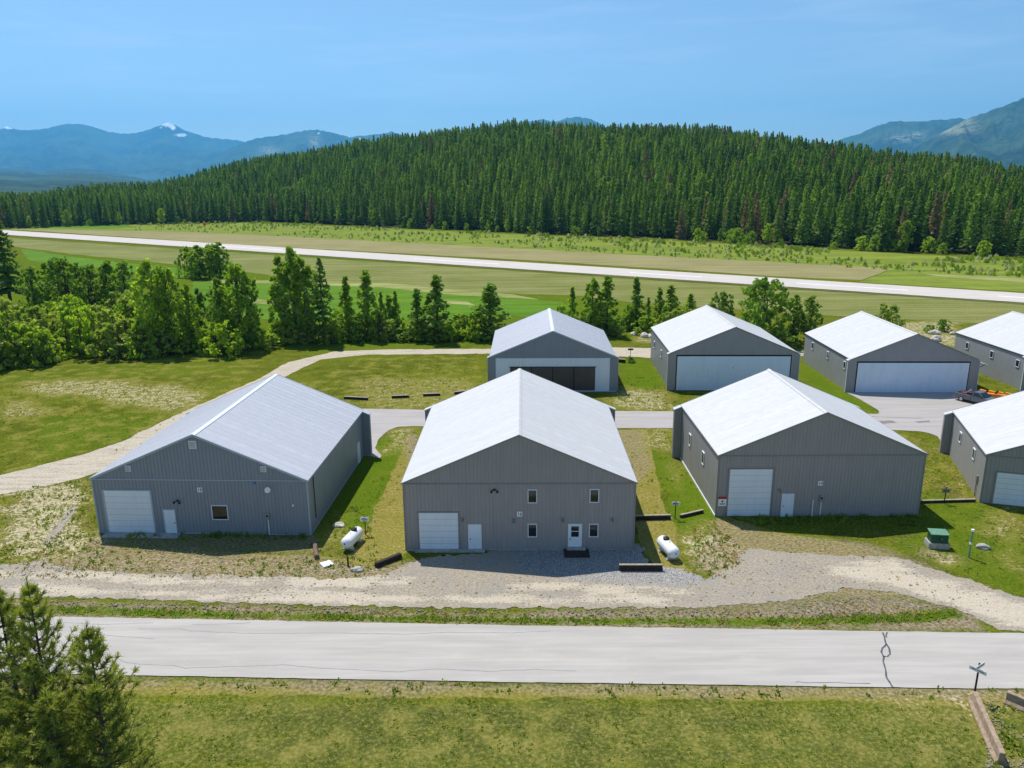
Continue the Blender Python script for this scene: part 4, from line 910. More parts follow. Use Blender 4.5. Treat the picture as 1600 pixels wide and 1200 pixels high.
# ------------------------------------------------------------------ pickup truck and orange machine
def pickup(x, y, rz):
    r = empty('pickup_truck', (x, y, 0), rz, 'dark grey pickup truck with loaded bed parked by the apron', 'pickup')
    # +x is forward; side profile of the lower body
    lo = [(-2.7, .5), (-2.72, 1.05), (-.55, 1.08), (-.5, 1.08), (1.05, 1.1), (2.45, 1.0), (2.68, .85), (2.7, .48), (2.2, .42), (-2.2, .42)]
    def sill(mb, pts, y0, y1):
        n = len(pts); mb.add([(p[0], y0, p[1]) for p in pts] + [(p[0], y1, p[1]) for p in pts], [tuple(range(n)), tuple(range(2 * n - 1, n - 1, -1))] + [(i, (i + 1) % n, (i + 1) % n + n, i + n) for i in range(n)])
    b_ = MB(); sill(b_, [(-.5, .42), (-.5, 1.08), (1.05, 1.1), (2.45, 1.0), (2.68, .85), (2.7, .48), (2.2, .42)], -.92, .92); b_.build('body', M['truck_grey'], r, bevel=.04)
    bed = MB(); bed.box(-2.72, -.52, -.92, -.82, .45, 1.1); bed.box(-2.72, -.52, .82, .92, .45, 1.1); bed.box(-2.72, -2.64, -.815, .815, .5, 1.1); bed.box(-.6, -.52, -.815, .815, .5, 1.1); bed.box(-2.635, -.605, -.815, .815, .5, .6)
    bed.build('cargo_bed', M['truck_grey'], r, bevel=.015)
    MB().box(-2.6, -.6, -.93, -.9, 1.1, 1.14).box(-2.6, -.6, .9, .93, 1.1, 1.14).build('bed_rail', M['chrome'], r)
    cab = MB(); vs = [(-.48, -.86, 1.09), (1.15, -.86, 1.09), (1.15, .86, 1.09), (-.48, .86, 1.09), (-.38, -.7, 1.68), (.45, -.7, 1.68), (.45, .7, 1.68), (-.38, .7, 1.68)]
    cab.add(vs, [(0, 3, 2, 1), (4, 5, 6, 7), (0, 1, 5, 4), (1, 2, 6, 5), (2, 3, 7, 6), (3, 0, 4, 7)]); c = cab.build('cab', M['truck_grey'], r, bevel=.03)
    g = MB(); g.add([(1.1, -.76, 1.14), (1.1, .76, 1.14), (.53, .64, 1.62), (.53, -.64, 1.62)], [(0, 1, 2, 3)])
    o = g.build('windscreen', M['glass'], c); o.location = (.035, 0, .035)
    for s in (-1, 1):
        g = MB(); g.add([(-.35, s * .835, 1.16), (.85, s * .835, 1.16), (.42, s * .73, 1.6), (-.28, s * .73, 1.6)], [(0, 1, 2, 3)]); o = g.build('side_window', M['glass'], c); o.location = (0, s * .025, 0)
        MB().box(.85, 1.0, min(s * .9, s * 1.12), max(s * .9, s * 1.12), 1.12, 1.28).build('mirror', M['black'], r)
        MB().box(.35, .5, min(s * .925, s * .945), max(s * .925, s * .945), .92, .96).build('door_handle', M['black'], r)
        MB().box(2.66, 2.71, min(s * .55, s * .86), max(s * .55, s * .86), .66, .84).build('headlight', M['sign_white'], r)
        MB().box(-2.74, -2.7, min(s * .72, s * .9), max(s * .72, s * .9), .7, 1.0).build('tail_light', M['red'], r)
    MB().box(2.64, 2.82, -.9, .9, .42, .58).box(-2.85, -2.7, -.85, .85, .42, .56).build('bumper', M['chrome'], r, bevel=.02)
    for wx in (-1.75, 1.75):
        for s in (-1, 1):
            w = MB().tube([(wx, s * .68, .38), (wx, s * .7, .38), (wx, s * .9, .38), (wx, s * .935, .38)], [.33, .38, .38, .33], 20).build('wheel', M['tyre'], r)
            MB().tube([(wx, s * .9, .38), (wx, s * .945, .38)], [.24, .21], 14).build('rim', M['rim'], w)
    return r
pickup(62.05, 98.2, math.atan2(-2.2, 1.25))
rr = random.Random(5)
dx, dy = math.cos(math.atan2(-2.2, 1.25)), math.sin(math.atan2(-2.2, 1.25))
r = empty('cargo', (62.05 - dx * 1.6, 98.2 - dy * 1.6, .61), math.atan2(dy, dx), 'jumble of dull red and metal gear heaped in the bed of the pickup', 'gear')
MB().tube([(-.6, -.3, 0), (-.2, .1, .5), (.4, .2, .9), (.7, .1, 1.0)], [.06] * 4, 6).tube([(-.3, .4, .1), (.5, -.4, .85)], [.06, .06], 6).tube([(.2, -.1, .75), (.25, .5, 1.05)], [.04, .04], 6).build('frame_bars', M['metal'], r)
MB().box(-.7, .2, -.5, .3, 0, .55).box(.1, .7, -.2, .6, 0, .7).build('red_crates', M['purple'], r, bevel=.05)
r = empty('orange_machine', (65.0, 99.4, 0), math.atan2(-1.8, 2.6), 'orange farm machine parked behind the pickup truck', 'machine')
MB().box(-1.8, 1.8, -.35, .35, .45, 1.0).build('chassis', M['orange'], r, bevel=.04)
for xx in (-1.5, -.5, .5, 1.5):
    MB().prism([(xx - .3, .3), (xx + .3, .3), (xx + .4, 1.15), (xx - .35, 1.25)], .352, .9).build('blade', M['orange'], r, bevel=.03)
for xx in (-1.0, 1.0): MB().tube([(xx, -.4, .4), (xx, -.7, .4)], [.4, .4], 16).build('wheel', M['tyre'], r)
MB().tube([(0, 0, 1.0), (.3, -.1, 1.5)], [.1, .08], 8).build('hitch', M['black'], r)
# ================================================================== HILL AND MOUNTAINS
SIL = [(-900, 330), (-400, 325), (-150, 318), (0, 322), (60, 300), (130, 289), (200, 287), (250, 282), (300, 271), (400, 243), (500, 229), (600, 213), (700, 199), (800, 192), (900, 192), (1000, 194), (1100, 196), (1180, 206), (1250, 214), (1300, 221), (1400, 235), (1500, 244), (1600, 262), (1750, 285), (2100, 330), (2600, 335)]
BASE = [(-900, 335), (-400, 345), (0, 350), (200, 348.5), (400, 347), (600, 356), (800, 365), (1000, 373), (1200, 384), (1400, 395), (1600, 405), (1800, 415), (2100, 428), (2600, 445)]
sa = np.array([elev(*p) for p in SIL])
ba = np.array([(lambda g: (math.atan2(g[0], g[1]), math.hypot(*g)))(G(*p)) for p in BASE])
def r_base(az): return np.interp(az, ba[:, 0], np.minimum(ba[:, 1], 640))
DEPTH = 430.0
def ridge_h(az):
    rr_ = r_base(az) + DEPTH
    return np.maximum(0, CAM_H + rr_ * np.tan(np.interp(az, sa[:, 0], sa[:, 1])) - 21.5)
def hill_h(az, r):
    t = (r - r_base(az) - 8) / DEPTH
    up = np.sin(np.clip(t, 0, 1) * math.pi / 2) ** 1.25
    dn = 1 - .75 * sstep(1.0, 2.4, t)
    x, y = r * np.sin(az), r * np.cos(az)
    return ridge_h(az) * up * dn + (fbm(x * .012, y * .012, 3, 31) - .5) * 9 * sstep(.05, .4, t)
def polar(name, az0, az1, na, r0f, r1f, nr, hf, m, smooth=True):
    A = np.linspace(az0, az1, na)[None, :].repeat(nr, 0); T = np.linspace(0, 1, nr)[:, None].repeat(na, 1)
    Rr = r0f(A) + (r1f(A) - r0f(A)) * T
    Z = hf(A, Rr, T); V = np.stack([Rr * np.sin(A), Rr * np.cos(A), Z], -1).reshape(-1, 3)
    ii = np.arange(na * nr).reshape(nr, na)
    Fq = np.stack([ii[:-1, :-1].ravel(), ii[:-1, 1:].ravel(), ii[1:, 1:].ravel(), ii[1:, :-1].ravel()], 1)
    o = link(name, mesh_np(name, V, Fq, None, smooth), None, m); o['kind'] = 'structure'; return o
M['forest_floor'] = field_mat('dark_forest_floor', (0.018, 0.024, 0.010), (0.04, 0.045, 0.02), .3, 0, .1)
polar('hill', R(-52), R(52), 260, lambda a: r_base(a) + 6, lambda a: r_base(a) + 1300, 70, lambda a, r, t: np.where(t == 0, -.3, .06 + hill_h(a, r)), M['forest_floor'])

def mountain_mat(name, a, b_, snow=None, rock=None, clear=None, sc=.002):
    m, nt, b = mat(name, .95, .05)
    n1 = noise(nt, pos(nt), sc, 8, .62); n2 = noise(nt, pos(nt), sc * 9, 5, .65)
    f = math_(nt, 'ADD', math_(nt, 'MULTIPLY', n1, .6), math_(nt, 'MULTIPLY', n2, .4))
    c = mixc(nt, ramp(nt, f, .38, .62), a, b_)
    if rock: c = mixc(nt, ramp(nt, n2, .64, .72, 0, .6), c, rock)
    if clear: c = mixc(nt, math_(nt, 'MULTIPLY', attr(nt, 'clear'), ramp(nt, n2, .38, .55)), c, clear)
    if snow: c = mixc(nt, ramp(nt, math_(nt, 'ADD', attr(nt, 'snow'), math_(nt, 'MULTIPLY', math_(nt, 'SUBTRACT', n2, .5), .9)), .5, .62), c, (.85, .87, .9))
    nt.links.new(c, b.inputs['Base Color']); return m
M['mtn_far'] = mountain_mat('far_mountain_forest', (0.008, 0.02, 0.012), (0.06, 0.10, 0.05), snow=True, rock=(.16, .15, .13), clear=(.34, .34, .2), sc=.0011)
def mountain(name, prof, D, depth, m, seed, spurs=.6, snowpts=(), clearpts=(), ks=1.0):
    pa = np.array([elev(*p) for p in prof]); na, nr = 420, 60
    az0, az1 = pa[0, 0], pa[-1, 0]
    A = np.linspace(az0, az1, na)[None, :].repeat(nr, 0); T = np.linspace(0, 1.35, nr)[:, None].repeat(na, 1)
    pk = CAM_H + D * np.tan(np.interp(A, pa[:, 0], pa[:, 1])) + (fbm(A * 260, A * 0, 4, seed) - .5) * D * .0022
    Rr = D - depth + depth * T
    X, Y = Rr * np.sin(A), Rr * np.cos(A)
    gull = np.abs(fbm(A * 38 * ks + T * 1.1, T * 1.6 + A * 9, 5, seed + 1) * 2 - 1)
    gul2 = fbm(X / 1300, Y / 1300, 6, seed + 2)
    up = np.clip(T, 0, 1) ** 1.15
    Z = pk * np.where(T <= 1, up * (1 - spurs * (1 - gull * 1.6).clip(0, 1) * (1 - T).clip(0, 1) ** .6 * up ** .2) , 1 - (T - 1) * 1.8)
    Z = Z + (gul2 - .5) * pk * .42 * (1 - T).clip(0, 1) ** .5 * sstep(0, .2, T) - 30 * (T == 0)
    V = np.stack([X, Y, Z], -1).reshape(-1, 3)
    at = {'snow': np.zeros(A.shape), 'clear': np.zeros(A.shape)}
    # paint snow / clearings around picture positions on the slope as seen
    EL = np.arctan2(Z - CAM_H, Rr)
    for key, pts_ in (('snow', snowpts), ('clear', clearpts)):
        for px, py, wx, wy, s in pts_:
            a0_, e0_ = elev(px, py)
            at[key] = np.maximum(at[key], s * np.exp(-(((A - a0_) / (wx / F_PX)) ** 2 + ((EL - e0_) / (wy / F_PX)) ** 2)))
    ii = np.arange(na * nr).reshape(nr, na)
    Fq = np.stack([ii[:-1, :-1].ravel(), ii[:-1, 1:].ravel(), ii[1:, 1:].ravel(), ii[1:, :-1].ravel()], 1)
    o = link(name, mesh_np(name, V, Fq, {k: v for k, v in at.items()}, True), None, m); o['kind'] = 'structure'; return o
mountain('mountain', [(-420, 235), (-250, 205), (-120, 215), (-20, 202), (0, 200), (12, 196), (25, 201), (60, 202), (100, 193), (125, 192), (150, 198), (170, 205), (200, 208), (230, 202), (245, 196), (262, 190), (275, 195), (290, 203), (320, 213), (370, 218), (385, 221), (430, 240), (520, 260), (640, 285)], 22000, 9000, M['mtn_far'], 41,
         snowpts=[(262, 193, 9, 5, 1.0), (283, 211, 11, 3, .95), (252, 199, 8, 4, .6), (12, 198, 8, 4, .9), (300, 205, 7, 2.5, .7), (270, 199, 6, 7, .75), (243, 200, 7, 2.5, .6)])
mountain('mountain', [(240, 300), (300, 275), (340, 240), (380, 222), (400, 215), (430, 211), (450, 208), (475, 203), (495, 201), (520, 206), (545, 213), (560, 211), (600, 208), (612, 204), (630, 209), (660, 225), (720, 245), (800, 270)], 16500, 6500, M['mtn_far'], 51,
         snowpts=[(498, 208, 4, 3, .7), (528, 214, 4, 2, .7), (563, 217, 5, 2, .8), (616, 207, 5, 2, .5)], clearpts=[(492, 220, 8, 8, .9), (420, 235, 14, 5, .7)])
mountain('mountain', [(-420, 262), (-200, 255), (0, 262), (60, 268), (120, 262), (170, 268), (230, 280), (320, 290), (500, 300)], 12000, 8800, M['mtn_far'], 61, spurs=.25)
mountain('mountain', [(740, 240), (800, 197), (830, 187.5), (850, 185), (866, 189.5), (885, 183), (905, 181), (922, 184), (945, 196), (1000, 230), (1060, 262)], 15000, 5200, M['mtn_far'], 71)
mountain('mountain', [(1240, 262), (1290, 226), (1320, 214), (1345, 207), (1375, 194), (1395, 188), (1430, 189), (1455, 187), (1480, 185), (1500, 183), (1530, 190), (1600, 215), (1700, 240), (1800, 262)], 14000, 5000, M['mtn_far'], 81,
         clearpts=[(1405, 217, 16, 4, .9), (1432, 211, 11, 3, .9)])
mountain('mountain', [(1300, 330), (1380, 262), (1440, 222), (1490, 196), (1515, 183), (1545, 172), (1580, 160), (1600, 151), (1680, 120), (1800, 100), (2000, 90), (2300, 120), (2500, 180)], 10500, 5200, M['mtn_far'], 91, spurs=.7,
         clearpts=[(1490, 202, 26, 7, .8), (1505, 192, 14, 5, .8)])

# ================================================================== TREES
class TM:
    "leaf-card / branch mesh accumulator (quads)"
    def __init__(s): s.V = []; s.F = []; s.n = 0
    def quads(s, Q):
        Q = np.asarray(Q, np.float32).reshape(-1, 4, 3); k = len(Q)
        s.V.append(Q.reshape(-1, 3)); s.F.append(np.arange(s.n, s.n + 4 * k).reshape(k, 4)); s.n += 4 * k
    def mesh(s, name): return mesh_np(name, np.concatenate(s.V), np.concatenate(s.F))
def unit(v): return v / np.maximum(np.linalg.norm(v, axis=-1, keepdims=True), 1e-9)
def cards(C, size, rg, flat=0.0, asp=.6, up=None):
    "leaf quads at centres C"
    n = len(C); a = unit(rg.normal(size=(n, 3)) + (0 if up is None else up)); b = unit(np.cross(a, rg.normal(size=(n, 3)) * [1, 1, 1 - flat]))
    s = (size * rg.uniform(.6, 1.3, n))[:, None]
    a, b = a * s, b * s * asp
    return np.stack([C - a, C - b * .9, C + a, C + b * .9], 1)
def limb_mesh(paths):
    mb = MB()
    for p, r in paths: mb.tube(p, r, 6, False)
    return mb
def conifer_meshes(h, w, rg, tiers=15, per=8, bare=.06, droop=.35, jag=.35, sub=3):
    tm = TM(); Q = []
    for i in range(tiers):
        t = (i + rg.uniform(-.3, .3)) / tiers; z = h * (bare + (1 - bare) * t ** .92)
        rad = w / 2 * (1 - t) ** .68 * (1 + rg.uniform(-jag, jag)) + .12
        if t < .15: rad *= .75
        n = max(4, int(per * (1 - t * .45)))
        for k in range(n):
            a = 2 * math.pi * (k + rg.uniform(-.45, .45)) / n + i * 1.3; L = rad * rg.uniform(.6, 1.2)
            d = np.array([math.cos(a), math.sin(a), 0]); p = np.array([-d[1], d[0], 0]); th = h / tiers * .95
            for q in range(sub):
                f0 = q / sub; f1 = (q + 1.25) / sub
                c0 = d * L * f0 + [0, 0, z + .12 * L - droop * L * f0 ** 1.3]; c1 = d * L * min(1.05, f1) + [0, 0, z + .12 * L - droop * L * min(1, f1) ** 1.3]
                wd_ = L * .30 * (1.15 - f0 * .75) * rg.uniform(.7, 1.3)
                dz = np.array([0, 0, -th * rg.uniform(.3, .8) * (1 - f0 * .4)])
                mid = (c0 + c1) / 2
                Q.append([c0, mid - p * wd_ + dz * .7, c1 + dz * .35, mid + p * wd_ + dz * .6])
                Q.append([c0 + [0, 0, .1], mid - p * wd_ * .35 + dz * 1.1, c1 + dz * .6, mid + p * wd_ * .3 + [0, 0, .15]])
    tm.quads(Q)
    k = 300; t = rg.uniform(0, 1, k) ** 1.15; a = rg.uniform(0, 6.283, k); r_ = w / 2 * (1 - t) ** .72 * rg.uniform(.65, 1.12, k)
    tm.quads(cards(np.stack([r_ * np.cos(a), r_ * np.sin(a), h * (bare + (1 - bare) * t)], 1), .62, rg, asp=.5))
    top = np.array([0, 0, h]); tm.quads([[top + [0, 0, .25], top + [.18, .05, -.9], top + [0, 0, -1.3], top + [-.18, .0, -.9]], [top + [0, 0, .2], top + [0, .18, -.9], top + [0, 0, -1.3], top + [0, -.18, -.8]]])
    trunk = MB().tube([(0, 0, -.3), (0, 0, h * .5), (0, 0, h * .96)], [w * .035 + .08, w * .022 + .05, .02], 6, False)
    return tm.mesh('conifer_crown'), trunk.mesh('conifer_trunk')
def broadleaf_meshes(h, w, rg, kind='aspen', leaves=2600, size=.26, base=.22, lobes=46, trunks=1):
    "crown as many clumps carried by limbs; outline set by kind"
    tm = TM(); mbt = MB(); C = []; 
    def prof(t):
        if kind == 'poplar': return (.55 + .45 * math.sin(min(1, t * 1.25) * math.pi)) * (1 - t) ** .38 * 1.15
        if kind == 'aspen': return math.sin(math.pi * (t * .86 + .12)) ** .7
        if kind == 'shrub': return math.sqrt(max(.02, 1 - t ** 2.0))
        return math.sin(math.pi * (t * .8 + .16)) ** .55
    pers = leaves // lobes
    offs = [(rg.normal() * w * .16, rg.normal() * w * .16) if trunks > 1 else (0, 0) for _ in range(trunks)]
    for j in range(lobes):
        t = (j + rg.uniform()) / lobes; z = h * (base + (1 - base) * t); R_ = w / 2 * prof(t)
        a = rg.uniform(0, 2 * math.pi); r = R_ * math.sqrt(rg.uniform(.12, 1)) * rg.uniform(.7, 1.25)
        ox, oy = offs[j % trunks]
        c = np.array([ox * (1 - t * .3) + r * math.cos(a), oy * (1 - t * .3) + r * math.sin(a), z])
        cs = w * rg.uniform(.05, .135) * (1.1 - .5 * t) * (1.25 if kind == 'poplar' else 1) * (1.25 if kind == 'shrub' else 1)
        el = 1.5 if kind in ('poplar', 'aspen') else .95
        P = unit(rg.normal(size=(pers, 3))) * (rg.uniform(.25, 1, (pers, 1)) ** .6) * cs * [1, 1, el]
        C.append(c + P)
        if j % 3 == 0:
            z0 = z - r * (1.3 if kind in ('poplar', 'aspen') else .6) - .3
            z0 = max(h * .08, z0); mbt.tube([(ox, oy, z0), (ox + (c[0] - ox) * .5, oy + (c[1] - oy) * .5, (z0 + z) / 2 + .1), tuple(c)], [.05 + h * .004, .03 + h * .002, .015], 5, False)
    if kind in ('poplar', 'aspen'):
        k = leaves // 10; tt = rg.uniform(.0, 1, k); C.append(np.stack([rg.normal(0, w * .05, k), rg.normal(0, w * .05, k), h * (base + (1 - base) * tt * 1.02)], 1))
    C = np.concatenate(C); C = C[C[:, 2] > .1]
    tm.quads(cards(C, size, rg, up=np.array([0, 0, .35])))
    for ox, oy in offs:
        mbt.tube([(ox * 1.2, oy * 1.2, -.3), (ox, oy, h * .3), (ox * .8 + .1, oy * .8, h * .62), (ox * .5, oy * .5, h * .93)], [.05 + h * .011, .04 + h * .009, .03 + h * .005, .02], 7, False)
    return tm.mesh(kind + '_crown'), mbt.mesh(kind + '_trunk')
def pine_meshes(h, w, rg, whorls=17, tuft=.30):
    tm = TM(); mbt = MB(); Q = []
    mbt.tube([(0, 0, -.3), (.05, 0, h * .4), (0, .05, h * .75), (0, 0, h)], [.16, .11, .06, .018], 7, False)
    T = []
    def tufts(c, d, s, n=1): T.append((c, d, s))
    for i in range(whorls):
        t = i / (whorls - 1); z = h * (.08 + .86 * t); rad = w / 2 * (1 - t) ** .75 * rg.uniform(.8, 1.1) + .25
        n = rg.integers(4, 6)
        for k in range(n):
            a = 2 * math.pi * (k + rg.uniform(-.3, .3)) / n + i; L = rad * rg.uniform(.7, 1.15); rise = .30 + .5 * t
            d = np.array([math.cos(a), math.sin(a), 0]); pts = []
            for q in range(6):
                f = q / 5; pts.append(d * L * f + [0, 0, z + L * rise * f ** 1.6 - .12 * L * math.sin(f * 3)])
            mbt.tube([tuple(p) for p in pts], [.035 * (1 - .7 * q / 5) + .006 for q in range(6)], 4, False)
            for q in range(2, 6):
                side = np.array([-d[1], d[0], 0]); m_ = 2 if q < 5 else 1
                for s_ in range(m_):
                    sg = rg.uniform(-1, 1); Ls = L * .32 * rg.uniform(.5, 1) * (1 - (q - 2) * .15)
                    e = pts[q] + side * sg * Ls + d * Ls * .5 + [0, 0, Ls * .35]
                    mbt.tube([tuple(pts[q]), tuple(e)], [.012, .006], 3, False)
                    for f in (.55, 1.0): T.append((pts[q] + (e - pts[q]) * f, unit((e - pts[q]) + [0, 0, Ls * .6]), tuft))
            T.append((pts[-1], unit(pts[-1] - pts[-2]), tuft * 1.1))
    T.append((np.array([0, 0, h]), np.array([0, 0, 1.]), tuft * 1.2))
    for c, d, s in T:
        k = 12; dirs = unit(d * .9 + rg.normal(size=(k, 3)) * .62); st = c - d * s * .5 * rg.uniform(0, 1.2, (k, 1)); en = st + dirs * s * rg.uniform(.7, 1.15, (k, 1))
        sd = unit(np.cross(dirs, rg.normal(size=(k, 3)))) * .02
        Q.append(np.stack([st - sd, st + sd, en + sd * .4, en - sd * .4], 1))
    tm.quads(np.concatenate(Q)); return tm.mesh('pine_crown'), mbt.mesh('pine_trunk')

def put_tree(name, meshes, x, y, s, rz, leaf, label, cat='tree', group=None, trunk='trunk', sz=None, z=0.0, parts=True):
    cm, tmh = meshes
    r = bpy.data.objects.new(name, None); COL.objects.link(r); r.location = (x, y, z); r.rotation_euler = (0, 0, rz); r.scale = (s, s, sz or s)
    tag(r, label, cat, group)
    c = bpy.data.objects.new('crown', cm); COL.objects.link(c); c.parent = r
    if not cm.materials: cm.materials.append(M[leaf])
    c.material_slots[0].link = 'OBJECT'; c.material_slots[0].material = M[leaf]
    if tmh is not None:
        t = bpy.data.objects.new('trunk', tmh); COL.objects.link(t); t.parent = r
        if not tmh.materials: tmh.materials.append(M[trunk])
        t.material_slots[0].link = 'OBJECT'; t.material_slots[0].material = M[trunk]
    return r
CON = [conifer_meshes(20, w, np.random.default_rng(100 + i), tiers=t, per=p, jag=j, bare=b) for i, (w, t, p, j, b) in enumerate([(6.6, 14, 8, .3, .05), (5.8, 13, 8, .4, .1), (7.4, 15, 9, .3, .04), (6.0, 13, 7, .45, .16), (5.0, 15, 7, .35, .08), (7.0, 12, 8, .5, .2)])]
BUSH = [broadleaf_meshes(6, w, np.random.default_rng(200 + i), 'shrub', lv, .33, .04, 70, 3) for i, (w, lv) in enumerate([(5.5, 1500), (6.5, 1700), (4.5, 1300)])]
ASP = [broadleaf_meshes(14, w, np.random.default_rng(220 + i), 'aspen', 1750, .40, b, lb, tr) for i, (w, b, lb, tr) in enumerate([(5.6, .16, 120, 1), (6.6, .18, 130, 3), (5.0, .10, 100, 1)])]
POP = [broadleaf_meshes(12, w, np.random.default_rng(240 + i), 'poplar', 1050, .33, .05, 96, 1) for i, w in enumerate([2.6, 3.4, 3.0])]
RND = [broadleaf_meshes(9, w, np.random.default_rng(260 + i), 'round', 3000, .38, .05, 120, 2) for i, w in enumerate([7.0, 8.2])]

# --- forest edge: 300 conifers one by one, then the rest of the wood
rg = np.random.default_rng(5)
pts = []
gx_, gy_ = np.meshgrid(np.arange(-620, 520, 6.3), np.arange(180, 1150, 6.3))
gx_ = gx_ + rg.uniform(-2.2, 2.2, gx_.shape); gy_ = gy_ + rg.uniform(-2.2, 2.2, gy_.shape)
X, Y = gx_.ravel(), gy_.ravel(); AZ = np.arctan2(X, Y); RR = np.hypot(X, Y); T0 = RR - r_base(AZ)
pxx = 800 + F_PX / CP * np.tan(AZ)
edge_n = (fbm(X * .03, Y * .03, 3, 77) - .5) * 8
ok = (T0 > 6 + edge_n) & (T0 < DEPTH + 60) & (pxx > -130) & (pxx < 1740) & (rg.uniform(0, 1, X.shape) < .96)
X, Y, AZ, RR, T0, pxx = [a[ok] for a in (X, Y, AZ, RR, T0, pxx)]
H_ = hill_h(AZ, RR) - .4
order = np.argsort(T0 + (RR - 280) * .012 + rg.uniform(0, 2, len(T0)))
inpic = (pxx > -15) & (pxx < 1615)
front = [i for i in order if inpic[i]][:300]
fs = set(front)
names = {'leaf_conifer': 'dark green conifer standing at the edge of the hillside forest', 'leaf_dead': 'brown dead conifer standing at the edge of the hillside forest'}
for i in front:
    v = rg.integers(0, 6); s = rg.uniform(.78, 1.22) * (1.0 if pxx[i] > 250 else .95); dead = rg.uniform() < (.05 if pxx[i] > 800 else .02)
    lf = 'leaf_dead' if dead else 'leaf_conifer'
    put_tree('conifer', CON[v], X[i], Y[i], s, rg.uniform(0, 6.28), lf, names[lf], 'conifer', 'brown conifers along the forest edge' if dead else 'conifers along the forest edge', z=max(-.2, H_[i]))
rest = np.array([i for i in range(len(X)) if i not in fs])
# the far wood: one object, geometry nodes put a tree of six shapes on every point
protos = []
for i, (c_, t_) in enumerate(CON):
    for lf in (('leaf_forest',) if i not in (3,) else ('leaf_forest', 'leaf_dead')):
        o = bpy.data.objects.new('forest_tree', c_); o_m = M[lf]
        if not c_.materials: c_.materials.append(o_m)
        o.material_slots[0].link = 'OBJECT'; o.material_slots[0].material = o_m; protos.append((o, lf))
for c_, lf in ((ASP[0][0], 'leaf_aspen'), (RND[0][0], 'leaf_dark'), (ASP[1][0], 'leaf_forest')):
    o = bpy.data.objects.new('forest_tree', c_)
    if not c_.materials: c_.materials.append(M[lf])
    o.material_slots[0].link = 'OBJECT'; o.material_slots[0].material = M[lf]; protos.append((o, 'broad'))
def scatter(name, P, scl, rot, objs, label=None, cat=None, idx=None):
    me = bpy.data.meshes.new(name); me.vertices.add(len(P)); me.vertices.foreach_set('co', np.asarray(P, np.float32).ravel()); me.update()
    for an, av, ty in (('scl', scl, 'FLOAT'), ('rot', rot, 'FLOAT'), ('pick', idx, 'INT')):
        a = me.attributes.new(an, ty, 'POINT'); a.data.foreach_set('value', np.asarray(av, np.float32 if ty == 'FLOAT' else np.int32))
    o = bpy.data.objects.new(name, me); COL.objects.link(o)
    col = bpy.data.collections.new(name + '_kinds')
    for k, q in enumerate(objs): q.name = 'kind_%02d' % k + name; col.objects.link(q)
    ng = bpy.data.node_groups.new(name, 'GeometryNodeTree')
    ng.interface.new_socket('Geometry', in_out='INPUT', socket_type='NodeSocketGeometry'); ng.interface.new_socket('Geometry', in_out='OUTPUT', socket_type='NodeSocketGeometry')
    N = ng.nodes.new; gi = N('NodeGroupInput'); go = N('NodeGroupOutput'); iop = N('GeometryNodeInstanceOnPoints'); ci = N('GeometryNodeCollectionInfo')
    ci.inputs[0].default_value = col; ci.inputs[1].default_value = True; ci.inputs[2].default_value = True; ci.transform_space = 'ORIGINAL'
    iop.inputs['Pick Instance'].default_value = True
    def at(n, ty):
        a = N('GeometryNodeInputNamedAttribute'); a.data_type = ty; a.inputs[0].default_value = n; return a.outputs[0]
    cx = N('ShaderNodeCombineXYZ'); ng.links.new(at('rot', 'FLOAT'), cx.inputs[2])
    ng.links.new(gi.outputs[0], iop.inputs['Points']); ng.links.new(ci.outputs[0], iop.inputs['Instance']); ng.links.new(at('pick', 'INT'), iop.inputs['Instance Index'])
    ng.links.new(cx.outputs[0], iop.inputs['Rotation']); ng.links.new(at('scl', 'FLOAT'), iop.inputs['Scale']); ng.links.new(iop.outputs[0], go.inputs[0])
    md = o.modifiers.new('scatter', 'NODES'); md.node_group = ng
    tag(o, label, cat, kind='stuff'); return o
idxs = rg.integers(0, 3, len(rest)); alt = rg.integers(0, len(protos), len(rest))
names_p = [lf for _, lf in protos]; live = [k for k, lf in enumerate(names_p) if lf == 'leaf_forest']; brd = [k for k, lf in enumerate(names_p) if lf == 'broad']; dd = [k for k, lf in enumerate(names_p) if lf == 'leaf_dead'][0]
pick = np.array([live[k % len(live)] for k in rg.integers(0, 60, len(rest))])
dead_p = rg.uniform(0, 1, len(rest)) < (.012 + .30 * np.exp(-((pxx[rest] - 1040) / 70) ** 2) * (T0[rest] > 330) + .05 * (pxx[rest] > 1250))
bp = rg.uniform(0, 1, len(rest)) < .05 + .22 * (fbm(X[rest] * .012, Y[rest] * .012, 3, 9) > .6); pick[bp] = rg.choice(brd, bp.sum())
pick[dead_p] = dd
sc_rest = rg.uniform(.5, 1.2, len(rest)) ** .9; sc_rest[bp] *= 1.15
scatter('hillside_forest', np.stack([X[rest], Y[rest], H_[rest]], 1), sc_rest, rg.uniform(0, 6.28, len(rest)), [o for o, _ in protos], 'dense dark conifer forest covering the broad hill beyond the runway', 'forest', pick)
# bright broadleaf bushes at the forest foot
for i in range(46):
    px = rg.uniform(20, 1600); bx, by = G(px, np.interp(px, [p[0] for p in BASE], [p[1] for p in BASE])); az = math.atan2(bx, by); r0 = float(r_base(np.array(az))) + rg.uniform(1, 7)
    s = rg.uniform(.45, 1.15); tall = rg.uniform() < .3
    put_tree('broadleaf_tree' if tall else 'bush', (ASP[rg.integers(0, 3)] if tall else BUSH[rg.integers(0, 3)]), r0 * math.sin(az), r0 * math.cos(az), s * (.8 if tall else 1), rg.uniform(0, 6), 'leaf_aspen' if rg.uniform() < .6 else 'leaf_bright',
             'light green broadleaf tree in front of the forest edge' if tall else 'light green bush at the foot of the forest edge', 'tree' if tall else 'bush', 'broadleaf trees at the forest edge' if tall else 'bushes at the forest edge')
